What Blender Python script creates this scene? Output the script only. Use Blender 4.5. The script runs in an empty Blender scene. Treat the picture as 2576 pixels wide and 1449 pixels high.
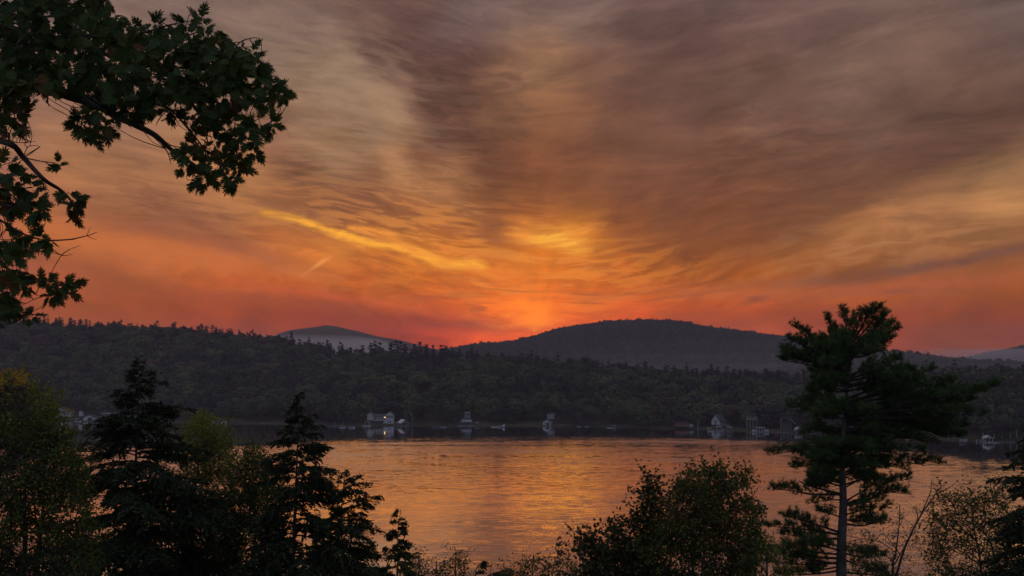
import bpy, math, random
import numpy as np
from mathutils import Vector

sc = bpy.context.scene
COL = sc.collection
R = math.radians

# ------------------------------------------------------------------ camera
CAM_Z = 40.0
PITCH = R(4.43)
FPX = 2504.0                      # focal length in units of a 2576 px wide frame
cam_d = bpy.data.cameras.new('camera')
cam = bpy.data.objects.new('camera', cam_d); COL.objects.link(cam)
cam.location = (0, 0, CAM_Z)
cam.rotation_euler = (R(90) + PITCH, 0, 0)
cam_d.lens = 35.0; cam_d.sensor_width = 36.0
cam_d.clip_start = 0.1; cam_d.clip_end = 60000
sc.camera = cam

# ------------------------------------------------------------------ render / exposure
vs = sc.view_settings
vs.view_transform = 'Standard'; vs.look = 'None'; vs.gamma = 1.0
vs.exposure = 0.0; vs.use_curve_mapping = False
sc.render.engine = 'CYCLES'
cy = sc.cycles
cy.use_denoising = True
cy.max_bounces = 6; cy.diffuse_bounces = 2; cy.glossy_bounces = 2
cy.transmission_bounces = 2; cy.transparent_max_bounces = 6; cy.volume_bounces = 1
cy.caustics_reflective = False; cy.caustics_refractive = False
cy.sample_clamp_indirect = 4.0

# ------------------------------------------------------------------ helpers: colour
def lin1(c):
    c = c / 255.0
    return c / 12.92 if c <= 0.04045 else ((c + 0.055) / 1.055) ** 2.4
def lin(r, g, b):
    return (lin1(r), lin1(g), lin1(b), 1.0)
def azel(px, py):
    """photo pixel (2576 wide) -> azimuth and elevation in degrees"""
    xc = (px - 1288.0) / FPX; zc = (724.5 - py) / FPX
    dy = math.cos(PITCH) - zc * math.sin(PITCH)
    dz = math.sin(PITCH) + zc * math.cos(PITCH)
    return math.degrees(math.atan2(xc, dy)), math.degrees(math.atan2(dz, math.hypot(xc, dy)))
def at(px, py, y):
    """photo pixel -> world point at depth y in front of the camera"""
    xc = (px - 1288.0) / FPX; zc = (724.5 - py) / FPX
    dy = math.cos(PITCH) - zc * math.sin(PITCH)
    dz = math.sin(PITCH) + zc * math.cos(PITCH)
    return np.array([xc / dy * y, y, CAM_Z + dz / dy * y])

SUN_AZ, SUN_EL = azel(1345, 835)
SUN_EL_LAMP = 1.5

# ------------------------------------------------------------------ world: dusk sky with streaked high cloud
class NT:
    def __init__(s, tree): s.t = tree; s.t.nodes.clear()
    def n(s, kind, **kw):
        nd = s.t.nodes.new(kind)
        for k, v in kw.items(): setattr(nd, k, v)
        return nd
    def put(s, sock, v):
        if v is None: return
        if hasattr(v, 'is_linked'): s.t.links.new(v, sock)
        else: sock.default_value = v
    def m(s, op, a, b=None, c=None, clamp=False):
        nd = s.n('ShaderNodeMath', operation=op, use_clamp=clamp)
        s.put(nd.inputs[0], a); s.put(nd.inputs[1], b); s.put(nd.inputs[2], c)
        return nd.outputs[0]
    def vm(s, op, a, b=None, scale=None):
        nd = s.n('ShaderNodeVectorMath', operation=op)
        s.put(nd.inputs[0], a); s.put(nd.inputs[1], b)
        if scale is not None: s.put(nd.inputs['Scale'], scale)
        return nd.outputs['Value'] if op in ('DOT_PRODUCT', 'LENGTH') else nd.outputs[0]
    def xyz(s, x, y, z=0.0):
        nd = s.n('ShaderNodeCombineXYZ'); s.put(nd.inputs[0], x); s.put(nd.inputs[1], y); s.put(nd.inputs[2], z)
        return nd.outputs[0]
    def sep(s, v):
        nd = s.n('ShaderNodeSeparateXYZ'); s.put(nd.inputs[0], v); return nd.outputs
    def rng(s, v, a, b, c=0.0, d=1.0, smooth=True):
        nd = s.n('ShaderNodeMapRange', interpolation_type='SMOOTHSTEP' if smooth else 'LINEAR')
        s.put(nd.inputs[0], v)
        for i, q in enumerate((a, b, c, d)): s.put(nd.inputs[i + 1], q)
        return nd.outputs[0]
    def mix(s, f, a, b, mode='MIX'):
        nd = s.n('ShaderNodeMix', data_type='RGBA', blend_type=mode)
        s.put(nd.inputs[0], f); s.put(nd.inputs[6], a); s.put(nd.inputs[7], b)
        return nd.outputs[2]
    def ramp(s, f, stops, interp='EASE'):
        nd = s.n('ShaderNodeValToRGB'); cr = nd.color_ramp; cr.interpolation = interp
        while len(cr.elements) < len(stops): cr.elements.new(0.5)
        for e, (p, c) in zip(cr.elements, stops): e.position = p
        for e, (p, c) in zip(cr.elements, stops): e.color = c if len(c) == 4 else tuple(c) + (1.0,)
        s.put(nd.inputs[0], f); return nd.outputs[0]
    def curve(s, f, pts):
        nd = s.n('ShaderNodeFloatCurve'); c = nd.mapping.curves[0]
        pts = sorted(pts)
        c.points[0].location = pts[0]; c.points[1].location = pts[-1]
        for p in pts[1:-1]: c.points.new(*p)
        nd.mapping.use_clip = False; nd.mapping.extend = 'HORIZONTAL'; nd.mapping.update()
        s.put(nd.inputs['Value'], f); return nd.outputs[0]
    def noise(s, vec, scale=1.0, detail=4.0, rough=0.5, dist=0.0, color=False, dims='2D'):
        nd = s.n('ShaderNodeTexNoise', noise_dimensions=dims); s.put(nd.inputs['Vector'], vec)
        s.put(nd.inputs['Scale'], scale); s.put(nd.inputs['Detail'], detail)
        s.put(nd.inputs['Roughness'], rough); s.put(nd.inputs['Distortion'], dist)
        return nd.outputs['Color' if color else 'Fac']

world = bpy.data.worlds.new('World'); sc.world = world; world.use_nodes = True
world.cycles.sampling_method = 'MANUAL'; world.cycles.sample_map_resolution = 512
CALIB = False
def build_sky():
    w = NT(world.node_tree)
    tc = w.n('ShaderNodeTexCoord').outputs['Generated']
    d = w.vm('NORMALIZE', tc)
    dx, dy, dz = w.sep(d)
    DEG = 57.29578
    az = w.m('MULTIPLY', w.m('ARCTAN2', dx, dy), DEG)
    el = w.m('MULTIPLY', w.m('ARCSINE', dz), DEG)
    el = w.m('ABSOLUTE', el)
    # cloud-deck coordinates: a flat layer seen in perspective, drifting towards the sun
    X0 = w.m('SUBTRACT', az, SUN_AZ)
    wid = w.m('SQRT', w.m('MULTIPLY_ADD', X0, X0, 9.0))
    q = w.m('DIVIDE', el, w.m('MULTIPLY_ADD', wid, w.rng(el, 4.0, 14.0, 0.045, 0.008), 1.0))
    bend = w.noise(w.xyz(w.m('MULTIPLY', az, 0.09), w.m('MULTIPLY', el, 0.16), 0.0), 1.0, 2.0, 0.5, 0.0, color=True)
    bx, by, bz = w.sep(bend)
    qq = w.m('ADD', q, w.m('MULTIPLY', w.m('SUBTRACT', by, 0.5), 1.4))
    fil = w.noise(w.xyz(w.m('MULTIPLY', az, 0.13), w.m('MULTIPLY', qq, 0.62), 0.0), 1.0, 8.0, 0.66, 0.25, color=True)
    fine = w.noise(w.xyz(w.m('MULTIPLY_ADD', az, 0.34, 3.0), w.m('MULTIPLY', qq, 2.3), 0.0), 1.0, 6.0, 0.62, 0.3)
    bars = w.noise(w.xyz(w.m('MULTIPLY_ADD', az, 0.10, 5.0), w.m('MULTIPLY', qq, 1.5), 0.0), 1.0, 4.0, 0.6, 0.5)
    curl = w.noise(w.xyz(w.m('MULTIPLY_ADD', az, 0.42, 7.0), w.m('MULTIPLY', qq, 1.5), 0.0), 1.0, 6.0, 0.62, 0.9)
    hx, hy, hz = w.sep(fil)
    grow = w.rng(el, 2.0, 16.0, 0.30, 1.0, smooth=False)
    az2 = w.m('ADD', az, w.m('MULTIPLY', w.m('ADD', w.m('SUBTRACT', bx, 0.5), w.m('MULTIPLY', w.m('SUBTRACT', hx, 0.5), 1.1)), w.m('MULTIPLY', grow, 3.0)))
    el2 = w.m('ADD', el, w.m('MULTIPLY', w.m('ADD', w.m('SUBTRACT', bz, 0.5), w.m('MULTIPLY', w.m('SUBTRACT', hy, 0.5), 0.5)), w.m('MULTIPLY', grow, 1.2)))
    # polar frame round the point where the streaks converge
    X = w.m('SUBTRACT', az2, SUN_AZ); Y = w.m('MAXIMUM', w.m('SUBTRACT', el2, SUN_EL), 0.0)
    phi = w.m('MULTIPLY_ADD', w.m('ARCTAN2', X, Y), 1.0 / math.pi, 0.5)
    rad = w.m('SQRT', w.m('ADD', w.m('MULTIPLY', X, X), w.m('MULTIPLY', Y, Y)))
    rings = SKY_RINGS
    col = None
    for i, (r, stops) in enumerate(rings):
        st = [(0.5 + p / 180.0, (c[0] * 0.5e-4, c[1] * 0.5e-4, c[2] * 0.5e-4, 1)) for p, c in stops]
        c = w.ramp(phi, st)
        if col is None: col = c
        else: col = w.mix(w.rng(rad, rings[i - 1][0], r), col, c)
    # fine relief of the cloud sheet
    streak = w.noise(w.xyz(w.m('MULTIPLY', phi, 20.0), w.m('MULTIPLY', rad, 0.22), 0.0), 1.0, 6.0, 0.6, 0.3)
    rel = w.m('ADD', w.m('SUBTRACT', hz, 0.5), w.m('MULTIPLY', w.m('SUBTRACT', streak, 0.5), 0.35))
    far = w.rng(rad, 20.0, 70.0, 1.0, 0.35)
    rel = w.m('MULTIPLY', rel, far)
    curls = w.m('SUBTRACT', w.rng(curl, 0.44, 0.62), 0.5)
    mask = w.m('MULTIPLY', w.rng(bx, 0.42, 0.60), w.rng(rad, 30.0, 12.0))
    rel = w.m('ADD', rel, w.m('MULTIPLY', w.m('MULTIPLY', curls, mask), 0.16))
    gain = w.m('MAXIMUM', w.m('MULTIPLY_ADD', rel, 2.7, 2.0), 0.9)
    col = w.vm('SCALE', col, scale=gain)
    # bright filaments turn more golden, dark ones more brown
    tone = w.m('MULTIPLY', rel, 0.55)
    col = w.mix(w.m('MAXIMUM', tone, 0.0), col, w.vm('MULTIPLY', col, (1.25, 1.15, 0.75)))
    # painted streaks and puffs, edges frayed by the same wisps
    az3 = w.m('ADD', az, w.m('MULTIPLY', w.m('SUBTRACT', hz, 0.5), 4.0))
    el3 = w.m('ADD', el, w.m('MULTIPLY', w.m('SUBTRACT', hy, 0.5), 1.1))
    A = w.xyz(az3, el3, 0.0)
    taz = w.m('MULTIPLY_ADD', az, 1 / 60.0, 0.5)
    tel = w.m('DIVIDE', el3, 24.0)
    E1 = 1.0 / math.e
    fr = w.rng(fine, 0.44, 0.60); ba = w.rng(bars, 0.50, 0.62)
    fray = w.m('MAXIMUM', w.m('ADD', w.m('MULTIPLY_ADD', w.m('SUBTRACT', hx, 0.5), 2.4, 0.95), w.m('MULTIPLY', curls, 0.35)), 0.12)
    for pts, wd, amps, c in ([] if CALIB else SKY_STREAKS):
        cen = []; amp = []
        for (px, py), a in zip(pts, amps):
            A0, E0 = azel(px, py)
            cen.append((A0 / 60 + .5, E0 / 24)); amp.append((A0 / 60 + .5, a))
        step = (amp[-1][0] - amp[0][0]) * 0.06
        amp = [(amp[0][0] - step, 0.0)] + amp + [(amp[-1][0] + step, 0.0)]
        cc = w.curve(taz, cen); aa = w.curve(taz, amp)
        dd = w.m('MULTIPLY', w.m('SUBTRACT', tel, cc), 24.0 * 43.7 / wd)
        g = w.m('POWER', E1, w.m('MULTIPLY', dd, dd))
        g = w.m('MULTIPLY', w.m('MULTIPLY', g, aa), w.m('MULTIPLY', fray, w.m('MULTIPLY_ADD', fr, 0.45, 0.72)), clamp=True)
        col = w.mix(g, col, lin(*c))
    flat = w.xyz(az, el, 0.0)
    for (px, py), (sx, sy), rot, a, c, *tex in ([] if CALIB else SKY_PUFFS + [((798, 668), (34, 4.0), 36, .85, (242, 150, 70)), ((812, 657), (20, 5.5), 34, .5, (242, 150, 70))]):
        A0, E0 = azel(px, py)
        mp = w.n('ShaderNodeMapping', vector_type='TEXTURE')
        w.put(mp.inputs['Vector'], flat if sy < 6 else A)
        mp.inputs['Location'].default_value = (A0, E0, 0)
        mp.inputs['Rotation'].default_value = (0, 0, R(rot))
        mp.inputs['Scale'].default_value = (sx / 43.7, sy / 43.7, 1)
        d2 = w.vm('DOT_PRODUCT', mp.outputs[0], mp.outputs[0])
        tx = tex[0] if tex else 0
        g = w.m('MULTIPLY', w.m('MULTIPLY', w.m('POWER', E1, d2), a), (w.m('MULTIPLY', fray, w.m('MULTIPLY_ADD', fr, 0.6, 0.55)), fr, ba)[tx], clamp=True)
        col = w.mix(g, col, lin(*c))
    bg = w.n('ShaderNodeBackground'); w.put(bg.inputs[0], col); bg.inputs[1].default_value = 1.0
    sky = w.n('ShaderNodeTexSky', sky_type='NISHITA', sun_disc=False)
    sky.sun_elevation = R(SUN_EL_LAMP); sky.sun_rotation = R(SUN_AZ)
    sky.air_density = 1.5; sky.dust_density = 2.0
    bg2 = w.n('ShaderNodeBackground'); w.put(bg2.inputs[0], sky.outputs[0]); bg2.inputs[1].default_value = 0.004
    add = w.n('ShaderNodeAddShader'); w.put(add.inputs[0], bg.outputs[0]); w.put(add.inputs[1], bg2.outputs[0])
    out = w.n('ShaderNodeOutputWorld'); w.put(out.inputs[0], add.outputs[0])

# rings of cloud colour: degrees from the hidden sun, then (fan angle, linear rgb x 10000)
SKY_RINGS = [
 (0.6, [(-90, (10591, 1100, 6)), (0, (14371, 3189, 3)), (90, (11787, 1292, 6))]),
 (2.0, [(-85, (9464, 954, 8)), (-45, (9488, 1413, 7)), (0, (10743, 2089, 6)), (45, (10105, 1563, 6)), (85, (9907, 1100, 8))]),
 (4.0, [(-85, (7167, 689, 10)), (-60, (7304, 1188, 9)), (-30, (7713, 1629, 10)), (0, (7771, 1834, 11)), (30, (7214, 1558, 11)), (60, (7826, 1461, 10)), (85, (8542, 885, 9))]),
 (6.0, [(-88, (5463, 451, 11)), (-70, (6621, 1062, 11)), (-50, (6358, 1550, 65)), (-30, (3650, 989, 142)), (0, (4057, 1123, 172)), (20, (6149, 1873, 179)), (40, (3905, 1045, 101)), (60, (6517, 1267, 11)), (85, (7168, 757, 9))]),
 (8.0, [(-88, (4236, 344, 12)), (-80, (5923, 827, 11)), (-72, (6028, 1118, 12)), (-65, (7151, 1704, 45)), (-58, (5863, 1754, 117)), (-50, (4959, 1463, 168)), (-42, (4531, 1268, 212)), (-35, (3284, 1094, 266)), (-25, (2186, 746, 260)), (-15, (1594, 524, 197)), (-5, (2023, 641, 213)), (5, (2424, 770, 240)), (15, (2262, 725, 238)), (25, (2350, 746, 232)), (35, (2195, 637, 195)), (50, (2302, 652, 141)), (62, (3409, 835, 48)), (72, (5090, 999, 12)), (82, (5895, 767, 11))]),
 (10.0, [(-88, (3791, 401, 12)), (-75, (6305, 1178, 17)), (-65, (5582, 1409, 144)), (-55, (3311, 1042, 238)), (-45, (2883, 986, 319)), (-30, (3335, 1374, 544)), (-15, (1396, 494, 229)), (0, (2009, 666, 272)), (15, (1900, 665, 298)), (30, (1797, 643, 305)), (45, (1807, 598, 258)), (60, (2058, 588, 165)), (72, (3915, 886, 45)), (85, (5094, 705, 9))]),
 (12.5, [(-88, (3362, 358, 13)), (-80, (5512, 914, 13)), (-73, (7504, 1921, 154)), (-66, (4584, 1336, 225)), (-60, (2450, 790, 277)), (-53, (2027, 725, 324)), (-46, (2501, 1010, 452)), (-40, (4169, 1900, 803)), (-34, (1861, 750, 379)), (-26, (1218, 516, 323)), (-15, (1163, 483, 299)), (-5, (2111, 910, 455)), (3, (2815, 1164, 508)), (10, (2388, 982, 489)), (18, (1649, 709, 419)), (30, (1520, 627, 382)), (45, (1590, 584, 306)), (58, (1847, 576, 223)), (68, (2312, 650, 157)), (77, (4067, 913, 13)), (86, (5094, 705, 11))]),
 (15.0, [(-88, (3583, 469, 14)), (-80, (6147, 1210, 75)), (-72, (5676, 1536, 278)), (-65, (2995, 1040, 342)), (-57, (2021, 793, 363)), (-50, (3123, 1623, 803)), (-40, (2560, 1486, 832)), (-33, (3185, 1881, 1081)), (-29, (1923, 1032, 683)), (-25, (1057, 503, 364)), (-12, (1058, 488, 353)), (2, (2624, 1299, 687)), (12, (1848, 886, 569)), (22, (1276, 612, 444)), (35, (1394, 649, 455)), (50, (1588, 625, 343)), (62, (1700, 578, 243)), (70, (1900, 631, 211)), (74, (2878, 886, 170)), (80, (3623, 886, 75)), (88, (4540, 636, 13))]),
 (18.5, [(-88, (3413, 477, 15)), (-82, (4866, 941, 104)), (-77, (6313, 1613, 300)), (-72, (2461, 837, 367)), (-67, (4065, 1573, 533)), (-62, (4191, 1696, 624)), (-55, (2482, 1086, 594)), (-49, (2954, 1611, 904)), (-42, (2718, 1671, 1031)), (-37, (3167, 1979, 1246)), (-32, (1643, 886, 689)), (-22, (1165, 597, 486)), (-12, (1576, 981, 866)), (0, (2207, 1381, 1111)), (8, (1983, 1239, 1009)), (18, (1275, 713, 594)), (30, (1275, 653, 536)), (40, (1580, 796, 568)), (48, (1962, 982, 660)), (55, (1521, 687, 430)), (63, (1461, 564, 302)), (69, (1883, 701, 282)), (73, (3972, 1460, 397)), (77, (3383, 1162, 266)), (80, (2360, 685, 107)), (85, (4542, 885, 14)), (89, (4080, 509, 14))]),
 (22.0, [(-88, (3751, 645, 18)), (-80, (5355, 1350, 290)), (-72, (2796, 987, 417)), (-65, (3843, 1692, 757)), (-55, (2552, 1362, 858)), (-45, (2293, 1476, 1058)), (-37, (1913, 1185, 959)), (-28, (1275, 714, 579)), (0, (1637, 932, 781)), (25, (1220, 755, 716)), (40, (1514, 841, 691)), (52, (1851, 1032, 747)), (60, (1520, 773, 520)), (67, (1461, 603, 335)), (73, (3706, 1515, 565)), (78, (3257, 1159, 345)), (83, (2966, 832, 175)), (88, (3136, 536, 15))]),
 (26.0, [(-88, (3219, 622, 34)), (-83, (3907, 913, 232)), (-79, (5925, 1633, 353)), (-75, (3696, 1264, 490)), (-70, (4073, 1729, 710)), (-64, (2961, 1456, 879)), (-58, (2380, 1301, 907)), (-50, (1987, 1241, 1008)), (-20, (1635, 1028, 916)), (20, (1635, 1078, 1012)), (40, (1451, 886, 779)), (48, (1608, 981, 776)), (55, (1644, 933, 687)), (62, (1364, 689, 471)), (68, (1276, 567, 344)), (72, (2865, 1377, 579)), (76, (4884, 2168, 739)), (80, (2862, 1102, 344)), (83, (3454, 995, 182)), (86, (3619, 774, 14)), (89, (3049, 464, 17))]),
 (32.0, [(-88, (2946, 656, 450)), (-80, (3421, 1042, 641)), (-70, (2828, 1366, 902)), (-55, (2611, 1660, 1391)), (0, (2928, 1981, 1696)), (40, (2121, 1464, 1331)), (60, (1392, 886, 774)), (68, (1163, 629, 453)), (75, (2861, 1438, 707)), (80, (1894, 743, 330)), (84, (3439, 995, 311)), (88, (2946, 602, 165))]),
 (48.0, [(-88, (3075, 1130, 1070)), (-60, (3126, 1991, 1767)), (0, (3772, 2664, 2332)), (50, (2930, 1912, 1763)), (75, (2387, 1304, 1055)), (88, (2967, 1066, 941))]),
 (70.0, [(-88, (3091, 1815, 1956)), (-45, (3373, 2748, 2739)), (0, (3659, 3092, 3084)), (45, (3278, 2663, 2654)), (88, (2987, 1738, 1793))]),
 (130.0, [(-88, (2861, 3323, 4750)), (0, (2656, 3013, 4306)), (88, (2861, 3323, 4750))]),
]
# streaks: centre line in photo pixels, half width, strength along it, colour
SKY_STREAKS = [
 ([(620, 490), (700, 512), (780, 538), (860, 560), (905, 580), (960, 590)], 19, (.2, .7, .85, .8, .5, .1), (126, 75, 54)),
 ([(1060, 560), (1150, 575), (1230, 600), (1270, 615)], 16, (.2, .5, .6, .2), (140, 82, 52)),
 ([(990, 750), (1040, 752), (1100, 748), (1150, 738), (1172, 726)], 9, (.2, .6, .7, .6, .2), (140, 66, 40)),
 ([(1330, 756), (1400, 753), (1515, 747), (1560, 744)], 6, (.2, .6, .6, .2), (150, 68, 36)),
 ([(1350, 652), (1390, 654), (1430, 662), (1530, 680), (1600, 690)], 11, (.2, .5, .6, .6, .2), (134, 76, 44)),
 ([(1210, 700), (1290, 715), (1380, 705), (1440, 722)], 7, (.2, .5, .5, .2), (176, 84, 36)),
 ([(235, 590), (312, 600), (406, 622), (531, 640), (719, 665), (860, 695)], 26, (.4, .7, .8, .8, .8, .2), (205, 112, 52)),
 ([(200, 560), (300, 570), (406, 580), (531, 606), (656, 636), (740, 660)], 20, (.2, .6, .8, .8, .6, .1), (132, 78, 58)),
 ([(560, 705), (713, 730), (859, 749), (968, 772), (1151, 792), (1240, 806)], 11, (.2, .6, .6, .6, .5, .1), (205, 82, 40)),
 ([(640, 540), (677, 541), (786, 567), (859, 596), (932, 616), (1005, 629), (1059, 643), (1114, 660), (1205, 663), (1240, 664)], 10, (.1, .8, 1.2, 1.4, 1.5, 1.5, 1.5, 1.5, 1.3, .1), (268, 184, 50)),
 ([(870, 566), (888, 572), (950, 585), (998, 607), (1040, 632), (1060, 640)], 12, (.1, .7, .9, .9, .7, .1), (246, 152, 48)),
 ([(1140, 590), (1205, 618), (1278, 639), (1340, 650)], 12, (.1, .8, .8, .1), (240, 146, 46)),
 ([(1840, 718), (2000, 712), (2200, 694), (2380, 664), (2576, 620)], 17, (.1, .5, .7, .8, .8), (114, 70, 54)),
 ([(1500, 748), (1650, 732), (1900, 742), (2300, 722), (2576, 690)], 17, (.2, .4, .5, .6, .5), (190, 94, 46)),
]
SKY_PUFFS = [
 ((1345, 772), (430, 46), 0, .50, (226, 100, 32)),
 ((1290, 655), (300, 70), -4, .40, (238, 130, 44)),
 ((560, 650), (330, 40), -9, .45, (206, 106, 50)),
 ((1150, 700), (160, 26), -6, .45, (225, 118, 40)),
 ((1090, 590), (430, 95), -8, .50, (244, 150, 56), 1),
 ((1345, 700), (340, 60), 0, .50, (248, 142, 40), 1),
 ((1345, 752), (900, 52), 0, .55, (148, 68, 40), 2),
 ((2300, 590), (330, 70), 8, .45, (192, 128, 78), 1),
 ((860, 250), (280, 170), -30, .38, (164, 132, 106), 1),
 ((400, 480), (320, 70), -6, .40, (184, 124, 80), 1),
 ((1417, 607), (72, 24), -8, 1.3, (255, 176, 56)),
 ((1335, 588), (50, 28), -15, .8, (246, 150, 54)),
 ((1474, 578), (30, 10), 28, .7, (245, 150, 56)),
 ((1330, 684), (80, 32), 0, .75, (240, 128, 34)),
 ((1120, 812), (200, 14), -3, .75, (138, 56, 42)),
 ((720, 762), (260, 24), -5, .5, (150, 68, 44)),
 ((2150, 790), (330, 20), 4, .45, (150, 70, 44)),
 ((1344, 792), (105, 36), 0, 1.35, (300, 150, 8)),
 ((1250, 578), (60, 50), -40, .75, (120, 70, 46)),
 ((1060, 470), (95, 22), -24, .5, (190, 132, 84)),
 ((1150, 505), (70, 18), -28, .4, (180, 118, 72)),
 ((1925, 756), (42, 10), 12, .6, (140, 70, 44)),
 ((2275, 734), (55, 8), 3, .55, (142, 76, 50)),
 ((2390, 549), (45, 9), 3, .6, (120, 84, 62)),
 ((2250, 590), (150, 26), 14, .45, (184, 120, 70)),
]
build_sky()

# ------------------------------------------------------------------ the sun, low behind the hill
sun_d = bpy.data.lights.new('sun', 'SUN'); sun = bpy.data.objects.new('sun', sun_d); COL.objects.link(sun)
sun_d.energy = 0.3; sun_d.angle = R(0.53); sun_d.color = (1.0, 0.45, 0.16)
sd = Vector((math.sin(R(SUN_AZ)) * math.cos(R(SUN_EL_LAMP)), math.cos(R(SUN_AZ)) * math.cos(R(SUN_EL_LAMP)), math.sin(R(SUN_EL_LAMP))))
sun.rotation_euler = sd.to_track_quat('Z', 'Y').to_euler()

# ------------------------------------------------------------------ helpers: objects
def prep(o, kind=None, label=None, cat=None, group=None):
    if kind: o['kind'] = kind
    if label: o['label'] = label
    if cat: o['category'] = cat
    if group: o['group'] = group
    return o
def mesh_np(name, V, F, mats=(), smooth=False, midx=None):
    """V (n,3); F list of arrays (m,k) of faces with k corners each"""
    me = bpy.data.meshes.new(name)
    V = np.asarray(V, dtype=np.float32)
    if not isinstance(F, list): F = [F]
    F = [np.asarray(f, dtype=np.int32) for f in F if len(f)]
    me.vertices.add(len(V)); me.vertices.foreach_set('co', V.ravel())
    loops = np.concatenate([f.ravel() for f in F])
    sizes = np.concatenate([np.full(len(f), f.shape[1], dtype=np.int32) for f in F])
    starts = np.concatenate([[0], np.cumsum(sizes)[:-1]]).astype(np.int32)
    me.loops.add(len(loops)); me.loops.foreach_set('vertex_index', loops)
    me.polygons.add(len(sizes)); me.polygons.foreach_set('loop_start', starts); me.polygons.foreach_set('loop_total', sizes)
    if midx is not None: me.polygons.foreach_set('material_index', np.asarray(midx, dtype=np.int32))
    me.polygons.foreach_set('use_smooth', np.full(len(sizes), smooth, dtype=bool))
    me.update(calc_edges=True)
    for m in mats: me.materials.append(m)
    return me
def obj(name, me, parent=None, **kw):
    o = bpy.data.objects.new(name, me); COL.objects.link(o)
    if parent is not None: o.parent = parent
    return prep(o, **kw)
def empty(name, loc=(0, 0, 0), rz=0.0, **kw):
    o = bpy.data.objects.new(name, None); COL.objects.link(o)
    o.location = loc; o.rotation_euler = (0, 0, rz); o.empty_display_size = 0.3
    return prep(o, **kw)

# ------------------------------------------------------------------ materials
def mat(name):
    m = bpy.data.materials.new(name); m.use_nodes = True
    return m, NT(m.node_tree)
def finish(w, sh):
    o = w.n('ShaderNodeOutputMaterial'); w.put(o.inputs[0], sh)
def principled(w, col, rough=0.7, spec=0.3, normal=None, metal=0.0):
    p = w.n('ShaderNodeBsdfPrincipled')
    w.put(p.inputs['Base Color'], col); w.put(p.inputs['Roughness'], rough)
    w.put(p.inputs['Specular IOR Level'], spec); w.put(p.inputs['Metallic'], metal)
    if normal is not None: w.put(p.inputs['Normal'], normal)
    return p.outputs[0]
def simple_mat(name, col, rough=0.7, var=0.25, scale=3.0, spec=0.3, bump=0.0):
    m, w = mat(name)
    tc = w.n('ShaderNodeTexCoord').outputs['Object']
    n = w.noise(tc, scale, 5.0, 0.6, dims='3D')
    c = w.mix(n, tuple(x * (1 - var) for x in col) + (1,), tuple(min(1, x * (1 + var)) for x in col) + (1,))
    nm = None
    if bump:
        b = w.n('ShaderNodeBump'); w.put(b.inputs['Height'], n); b.inputs['Strength'].default_value = bump; nm = b.outputs[0]
    finish(w, principled(w, c, rough, spec, nm))
    return m
def leaf_mat(name, cols, trans=0.3, rough=0.55, scale=1.5):
    """leaf colour varies from leaf to leaf (vertex attribute 'tint') and from clump to clump"""
    m, w = mat(name)
    a = w.n('ShaderNodeAttribute', attribute_name='tint').outputs['Fac']
    tc = w.n('ShaderNodeTexCoord').outputs['Object']
    n = w.noise(tc, scale, 2.0, 0.5, dims='3D')
    f = w.m('ADD', w.m('MULTIPLY', a, 0.75), w.m('MULTIPLY', n, 0.25))
    k = len(cols) - 1
    c = w.ramp(f, [(i / k, tuple(q) + (1,)) for i, q in enumerate(cols)], 'LINEAR')
    p = principled(w, c, rough, 0.2)
    t = w.n('ShaderNodeBsdfTranslucent'); w.put(t.inputs[0], c)
    mx = w.n('ShaderNodeMixShader'); mx.inputs[0].default_value = trans
    w.put(mx.inputs[1], p); w.put(mx.inputs[2], t.outputs[0])
    finish(w, mx.outputs[0])
    return m

# ------------------------------------------------------------------ terrain
rs = np.random.RandomState(7)
def interp(x, pts):
    xs, ys = zip(*pts); return np.interp(x, xs, ys)
def px_az(px): return math.degrees(math.atan((px - 1288.0) / FPX))
def vnoise(x, y, seed=0):
    """smooth value noise"""
    xi = np.floor(x).astype(np.int64); yi = np.floor(y).astype(np.int64); xf = x - xi; yf = y - yi
    def h(i, j):
        n = (i * 374761393 + j * 668265263 + seed * 1442695041) & 0x7fffffff
        n = ((n ^ (n >> 13)) * 1274126177) & 0x7fffffff
        return ((n ^ (n >> 16)) & 0xffff) / 65535.0
    sx = xf * xf * (3 - 2 * xf); sy = yf * yf * (3 - 2 * yf)
    a = h(xi, yi) * (1 - sx) + h(xi + 1, yi) * sx
    b = h(xi, yi + 1) * (1 - sx) + h(xi + 1, yi + 1) * sx
    return a * (1 - sy) + b * sy
def fbm(x, y, oct=4, seed=0):
    s = 0; a = 0.5
    for i in range(oct):
        s = s + a * (vnoise(x * 2 ** i, y * 2 ** i, seed + i) - 0.5); a *= 0.5
    return s
def crest(pts, dist, tree):
    """traced skyline -> (azimuth, ground height) for a ridge at a known distance"""
    out = []
    for (px, py) in pts:
        D = dist(px_az(px)) if callable(dist) else dist
        e = math.tan(R(azel(px, py)[1]))
        out.append((px_az(px), CAM_Z + D * e - tree))
    return out
SHORE = [(-90, 770), (-27, 725), (-22, 712), (-17, 700), (-10, 664), (-6, 662), (0, 662), (3, 662), (6, 652), (9, 632), (12, 622), (14, 602), (16, 592), (20, 566), (27, 521), (40, 450), (90, 400)]
def shore(a): return interp(a, SHORE) / np.cos(np.radians(np.clip(np.abs(a), 0, 60)))   # SHORE holds depths
DA_P = [(-90, 1500), (-27, 1220), (-12, 1080), (-6, 960), (0, 900), (8, 860), (16, 860), (27, 840), (40, 700), (90, 700)]
def dA(a): return interp(a, DA_P)
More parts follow.
